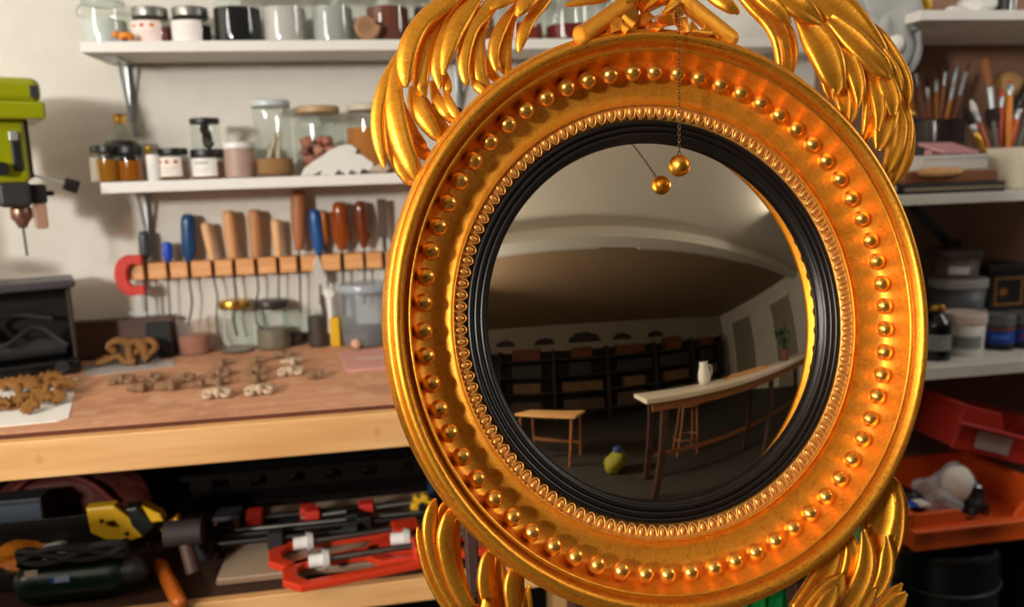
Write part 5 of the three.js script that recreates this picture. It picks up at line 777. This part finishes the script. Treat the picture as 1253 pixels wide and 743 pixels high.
  { // saw with a yellow and black handle
    const c = P(148, 640, 0.42), g = thing('hand_saw', 'yellow and black saw handle in the clutter under the bench', 'saw', c.toArray()); const k = 1.55 / F, o = [[-30, 22], [-4, 22], [14, 2], [24, -14], [-4, -20], [-28, -4]].map(([x, y]) => [x * k, y * k]);
    part('handle', extrude(o, 0.02, 0.004, [[[-14, 6], [-4, 8], [2, -2], [-10, 0]].map(([x, y]) => [x * k, y * k])]), M.yellow, g); part('grip', extrude([[12, 18], [20, 18], [36, -4], [26, -14], [16, 0]].map(([x, y]) => [x * k, y * k]), 0.024, 0.004), M.black, g); part('trim', extrude([[28, 20], [44, 8], [46, 2], [36, 2]].map(([x, y]) => [x * k, y * k]), 0.022, 0.003), M.yellow, g); part('blade', at(box(0.3, 0.05, 0.0016, 0.0005), -0.19, -0.004, 0), M.darkSteel, g); part('bolt', merge([[-17, 8], [8, -10]].map(([x, y]) => at(cyl(0.004, 0.004, 0.03, 12).rotateX(Math.PI / 2), x * k, y * k, 0))), M.black, g);
  }
  { const c = P(208, 640, 0.4), g = thing('yellow_wedge', 'small yellow wedge beside the saw handle', 'wedge', c.toArray()); part('body', extrude([[-0.016, -0.008], [0.014, 0.012], [0.016, 0.006], [-0.004, -0.012]], 0.018, 0.002), M.yellow, g); part('stem', bar(V(0, 0, 0), V(0.03, -0.03, 0), 0.004, 8), M.black, g); }
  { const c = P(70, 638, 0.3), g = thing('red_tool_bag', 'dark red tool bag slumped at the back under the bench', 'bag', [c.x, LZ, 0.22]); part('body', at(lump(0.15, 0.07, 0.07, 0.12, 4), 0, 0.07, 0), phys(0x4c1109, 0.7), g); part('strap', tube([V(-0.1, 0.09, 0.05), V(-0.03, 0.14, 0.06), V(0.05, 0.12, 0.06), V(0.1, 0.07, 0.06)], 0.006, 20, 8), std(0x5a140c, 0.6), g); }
  { const c = P(20, 652, 0.45), g = thing('work_glove', 'orange and white glove lying by the tool bag', 'glove', [c.x, LZ, 0.44]); part('body', at(lump(0.05, 0.02, 0.03, 0.3, 3), 0, 0.05, 0), M.orange, g); part('cuff', at(lump(0.03, 0.018, 0.028, 0.2, 3), 0.05, 0.048, 0), M.paper, g); part('underside', at(box(0.14, 0.035, 0.06, 0.008), 0.01, 0.0175, 0), M.rubber, g); }
  { // electric drill wrapped in its cable
    const c = P(100, 708, 0.5), g = thing('electric_tool', 'dark green power tool wrapped in its black cable', 'power tool', [c.x, LZ, 0.515]); part('body', at(capTube([V(-0.065, 0.034, 0), V(0, 0.034, 0), V(0.055, 0.034, 0)], 0.034, 16, 20), 0, 0, 0), phys(0x082219, 0.3), g); part('nose', at(capTube([V(0.075, 0.036, 0), V(0.088, 0.036, 0)], 0.024, 6, 16), 0, 0, 0), M.charcoal, g);
    part('cable', tube(Array.from({ length: 60 }, (_, i) => { const t = i / 59, a = t * 20; return V(0.082 * Math.cos(a) * (1 + 0.06 * Math.sin(3 * a)), 0.078 + 0.012 * Math.sin(2.3 * a) + 0.012 * Math.sin(a), 0.03 * Math.sin(a)); }), 0.0055, 220, 8), M.rubber, g); part('badge', at(box(0.024, 0.01, 0.003, 0.001), -0.012, 0.05, 0.034), std(0x9aa6c4, 0.4), g); part('badge', at(box(0.006, 0.011, 0.003, 0.001), -0.026, 0.05, 0.0345), M.blueBright, g); part('tag', at(box(0.02, 0.012, 0.003, 0.001), -0.06, 0.06, 0.024), std(0xc8b09a, 0.6), g);
  }
  { const a = onY(197, 692, LZ + 0.0135), b = onY(219, 737, LZ + 0.0135); const g = thing('orange_chisel', 'orange handled chisel pointing out from under the bench', 'chisel', a.toArray()), d = b.clone().sub(a); part('handle', capTube([V(0, 0, 0), d.clone().multiplyScalar(0.5), d], 0.0125, 12, 14), phys(0xc8641a, 0.4), g); part('blade', bar(d.clone().multiplyScalar(-0.6).add(V(-0.005, 0.008, 0)), V(0, 0, 0), 0.005, 10), M.steel, g); }
  { const a = P(226, 660, 0.5), b = P(240, 735, 0.52); b.y = Math.max(b.y, LZ + 0.024); const g = thing('mallet', 'brown mallet with its head among the clamps', 'mallet', a.toArray()), d = b.clone().sub(a); part('handle', bar(V(0, 0, 0), d, 0.012, 14), M.dark, g); part('head', at(cyl(0.022, 0.022, 0.06, 20).rotateZ(Math.PI / 2), 0, 0.012, 0), std(0x2a1e1a, 0.7), g); }
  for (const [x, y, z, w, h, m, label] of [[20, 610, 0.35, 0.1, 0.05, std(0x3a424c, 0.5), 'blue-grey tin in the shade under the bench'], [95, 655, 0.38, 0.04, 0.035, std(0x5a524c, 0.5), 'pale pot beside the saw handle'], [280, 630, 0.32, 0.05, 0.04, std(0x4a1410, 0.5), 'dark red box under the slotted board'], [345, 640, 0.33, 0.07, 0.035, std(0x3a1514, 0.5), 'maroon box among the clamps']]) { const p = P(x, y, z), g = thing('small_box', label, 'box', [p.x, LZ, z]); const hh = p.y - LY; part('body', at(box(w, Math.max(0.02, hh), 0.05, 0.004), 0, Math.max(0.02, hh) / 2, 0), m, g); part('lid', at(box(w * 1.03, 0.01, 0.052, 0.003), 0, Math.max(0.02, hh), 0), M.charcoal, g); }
}
// ---------------------------------------------------------------- the rest of the workshop, seen in the glass
{
  const darkW = std(0x2b211b, 0.7);
  { const g = thing('shelving_unit', 'long dark shelving unit along the far wall of the workshop', 'shelving', [1.4, 0, RZ1 - 0.25]); for (let i = 0; i < 7; i++) part('upright', at(box(0.07, 1.75, 0.4), -4.0 + i * 1.33, 0.875, 0), darkW, g); for (const y of [0.25, 0.7, 1.1, 1.5]) part('board', at(box(8.1, 0.04, 0.42), 0, y, 0), darkW, g); part('back', at(box(8.1, 1.75, 0.02), 0, 0.875, -0.0 + 0.2), std(0x1f1814, 0.8), g); }
  const cols = [0x4a3a30, 0x6b4a30, 0x3b3a3c, 0x5a2f20, 0x77706a, 0x4f4a44, 0x7a4a22];
  let k = 0; const places = ['first', 'second', 'third', 'fourth', 'fifth', 'sixth'];
  for (let i = 0; i < 6; i++) for (const [j, y] of [[0, 0.27], [1, 0.72], [2, 1.12], [3, 1.52]]) { const w = rr(0.5, 1.05), h = rr(0.2, [0.33, 0.3, 0.3, 0.33][j]), g = thing('crate', `${['brown', 'tan', 'black', 'rusty'][j]} crate in the ${places[i]} bay of the far shelving, ${['lowest', 'second', 'third', 'top'][j]} board`, 'crate', [-1.935 + i * 1.33 + rr(-0.06, 0.06), y + 0.003, RZ1 - 0.28]); part('body', at(box(w, h, 0.3, 0.01), 0, h / 2, 0), std([0x4a3a30, 0x6b4f36, 0x2b2a2c, 0x6a3420][j], 0.7), g); part('handle', at(box(0.1, 0.02, 0.015), 0, h * 0.7, -0.155), M.rubber, g); k++; }
  for (let i = 0; i < 5; i++) { const g = thing('fan_ornament', `dark carved fan ornament ${['first', 'second', 'third', 'fourth', 'last'][i]} along the top of the far wall`, 'ornament', [-1.2 + i * 1.05, 1.95, RZ1 - 0.02]), o = []; const w = i === 2 ? 0.42 : 0.26; for (let n = 0; n <= 18; n++) { const a = Math.PI * n / 18; o.push([w * Math.cos(a) * (1 + 0.05 * Math.cos(9 * a)), 0.6 * w * Math.sin(a) * (1 + 0.05 * Math.cos(9 * a))]); } part('body', extrude(o, 0.03, 0.004), darkW, g); part('boss', at(new THREE.SphereGeometry(0.04, 14, 10), 0, 0.04, -0.02), M.dark, g); }
  { const g = thing('long_table', 'long pale topped table beside the camera', 'table', [2.25, 0, 2.3], 0.16); part('tabletop', boxUV(at(box(2.9, 0.035, 0.5, 0.003), 0, 0.83, 0), 1, 0), std(0xd9cdbb, 0.5), g); part('front_rail', boxUV(at(box(2.8, 0.06, 0.02), 0, 0.78, -0.22), 1, 0), M.brown, g); for (const x of [-1.3, 0, 1.3]) for (const z of [-0.2, 0.2]) part('leg', at(box(0.05, 0.81, 0.05), x, 0.405, z), M.dark, g); part('brace', at(box(2.5, 0.04, 0.03), 0, 0.25, 0.2), M.brown, g); }
  { const g = thing('jug', 'white jug standing on the long table', 'jug', [1.5, 0.8475, 2.5]); part('body', lathe([[0, 0], [0.05, 0], [0.065, 0.05], [0.06, 0.12], [0.04, 0.17], [0.048, 0.2], [0.043, 0.2], [0.036, 0.17], [0, 0.02]], 30), M.whitePlastic, g); part('handle', tube([V(0.05, 0.16, 0), V(0.1, 0.15, 0), V(0.1, 0.08, 0), V(0.062, 0.06, 0)], 0.008, 18, 8), M.whitePlastic, g); }
  { const g = thing('wood_offcut', 'yellow pine offcut lying on the long table', 'offcut', [2.1, 0.8475, 2.38], 0.16); part('body', boxUV(at(box(0.7, 0.02, 0.1), 0, 0.01, 0), 1, 0), M.pine, g); part('batten', boxUV(at(box(0.6, 0.015, 0.03), 0.02, 0.0275, 0.02), 1, 0), M.pine, g); }
  { const g = thing('potted_plant', 'leafy dark plant in a pot on the long table', 'plant', [2.9, 0.8475, 2.2]); part('pot', lathe([[0, 0], [0.06, 0], [0.085, 0.13], [0.078, 0.13], [0.06, 0.1], [0, 0.1]], 28), std(0x6a4632, 0.7), g); const st = [], lf = [];
    for (let i = 0; i < 26; i++) { const a = rr(0, 6.28), r = rr(0.04, 0.17), h = rr(0.2, 0.42), e = V(r * Math.cos(a), h, r * Math.sin(a)); st.push(bar(V(0, 0.1, 0), e, 0.003, 5)); const l = new THREE.SphereGeometry(1, 8, 6).scale(0.055, 0.006, 0.028); l.rotateZ(rr(-0.6, 0.6)); l.rotateY(-a); lf.push(l.translate(e.x, e.y, e.z)); }
    part('stems', merge(st), M.darkGreen, g); for (const l of lf) part('leaf', l, std(0x1d4a22, 0.5), g); }
  { const g = thing('trestle', 'low wooden trestle stand in the middle of the floor', 'trestle', [0.05, 0, 3.6], 0.4); part('top', boxUV(at(box(0.8, 0.03, 0.4), 0, 0.6, 0), 1, 0), M.pine, g); for (const x of [-0.34, 0.34]) for (const z of [-0.15, 0.15]) part('leg', bar(V(x, 0, z * 1.3), V(x, 0.59, z), 0.02, 8), M.brown, g); part('rail', at(box(0.7, 0.04, 0.03), 0, 0.2, 0.17), M.brown, g); }
  { const g = thing('yellow_sack', 'yellow sack on the floor by the trestle', 'sack', [0.75, 0, 3.0]); part('body', at(lump(0.12, 0.13, 0.11, 0.12, 4), 0, 0.12, 0), std(0x8a8418, 0.7), g); part('neck', at(lump(0.05, 0.05, 0.05, 0.2, 3), 0.02, 0.255, 0), std(0x2a3f7a, 0.6), g); }
  { const g = thing('painters_stool', 'brown wooden stool under the long table', 'stool', [1.7, 0, 3.1], 0.3); part('seat', boxUV(at(cyl(0.17, 0.17, 0.03, 30), 0, 0.6, 0)), M.brown, g); for (let i = 0; i < 4; i++) { const a = i * 1.571 + 0.78; part('leg', bar(V(0.19 * Math.cos(a), 0, 0.19 * Math.sin(a)), V(0.12 * Math.cos(a), 0.59, 0.12 * Math.sin(a)), 0.014, 10), M.brown, g); } part('stretcher', at(new THREE.TorusGeometry(0.165, 0.009, 8, 30).rotateX(Math.PI / 2), 0, 0.2, 0), M.brown, g); }
  for (const [x0, x1, n] of [[1.2, 3.4, 'long white ceiling batten fixed beyond the beam'], [-0.9, 0.75, 'shorter white ceiling batten fixed beyond the beam']]) { const g = thing('ceiling_batten', n, 'batten light', [(x0 + x1) / 2, CEIL, 2.86]); part('housing', at(box(x1 - x0, 0.05, 0.07, 0.01), 0, -0.025, 0), M.white, g); part('diffuser', at(capTube([V(-(x1 - x0) / 2 + 0.03, -0.065, 0), V(0, -0.065, 0), V((x1 - x0) / 2 - 0.03, -0.065, 0)], 0.017, 8, 12), 0, 0, 0), M.whitePlastic, g); }
}
renderer.render(scene, camera);
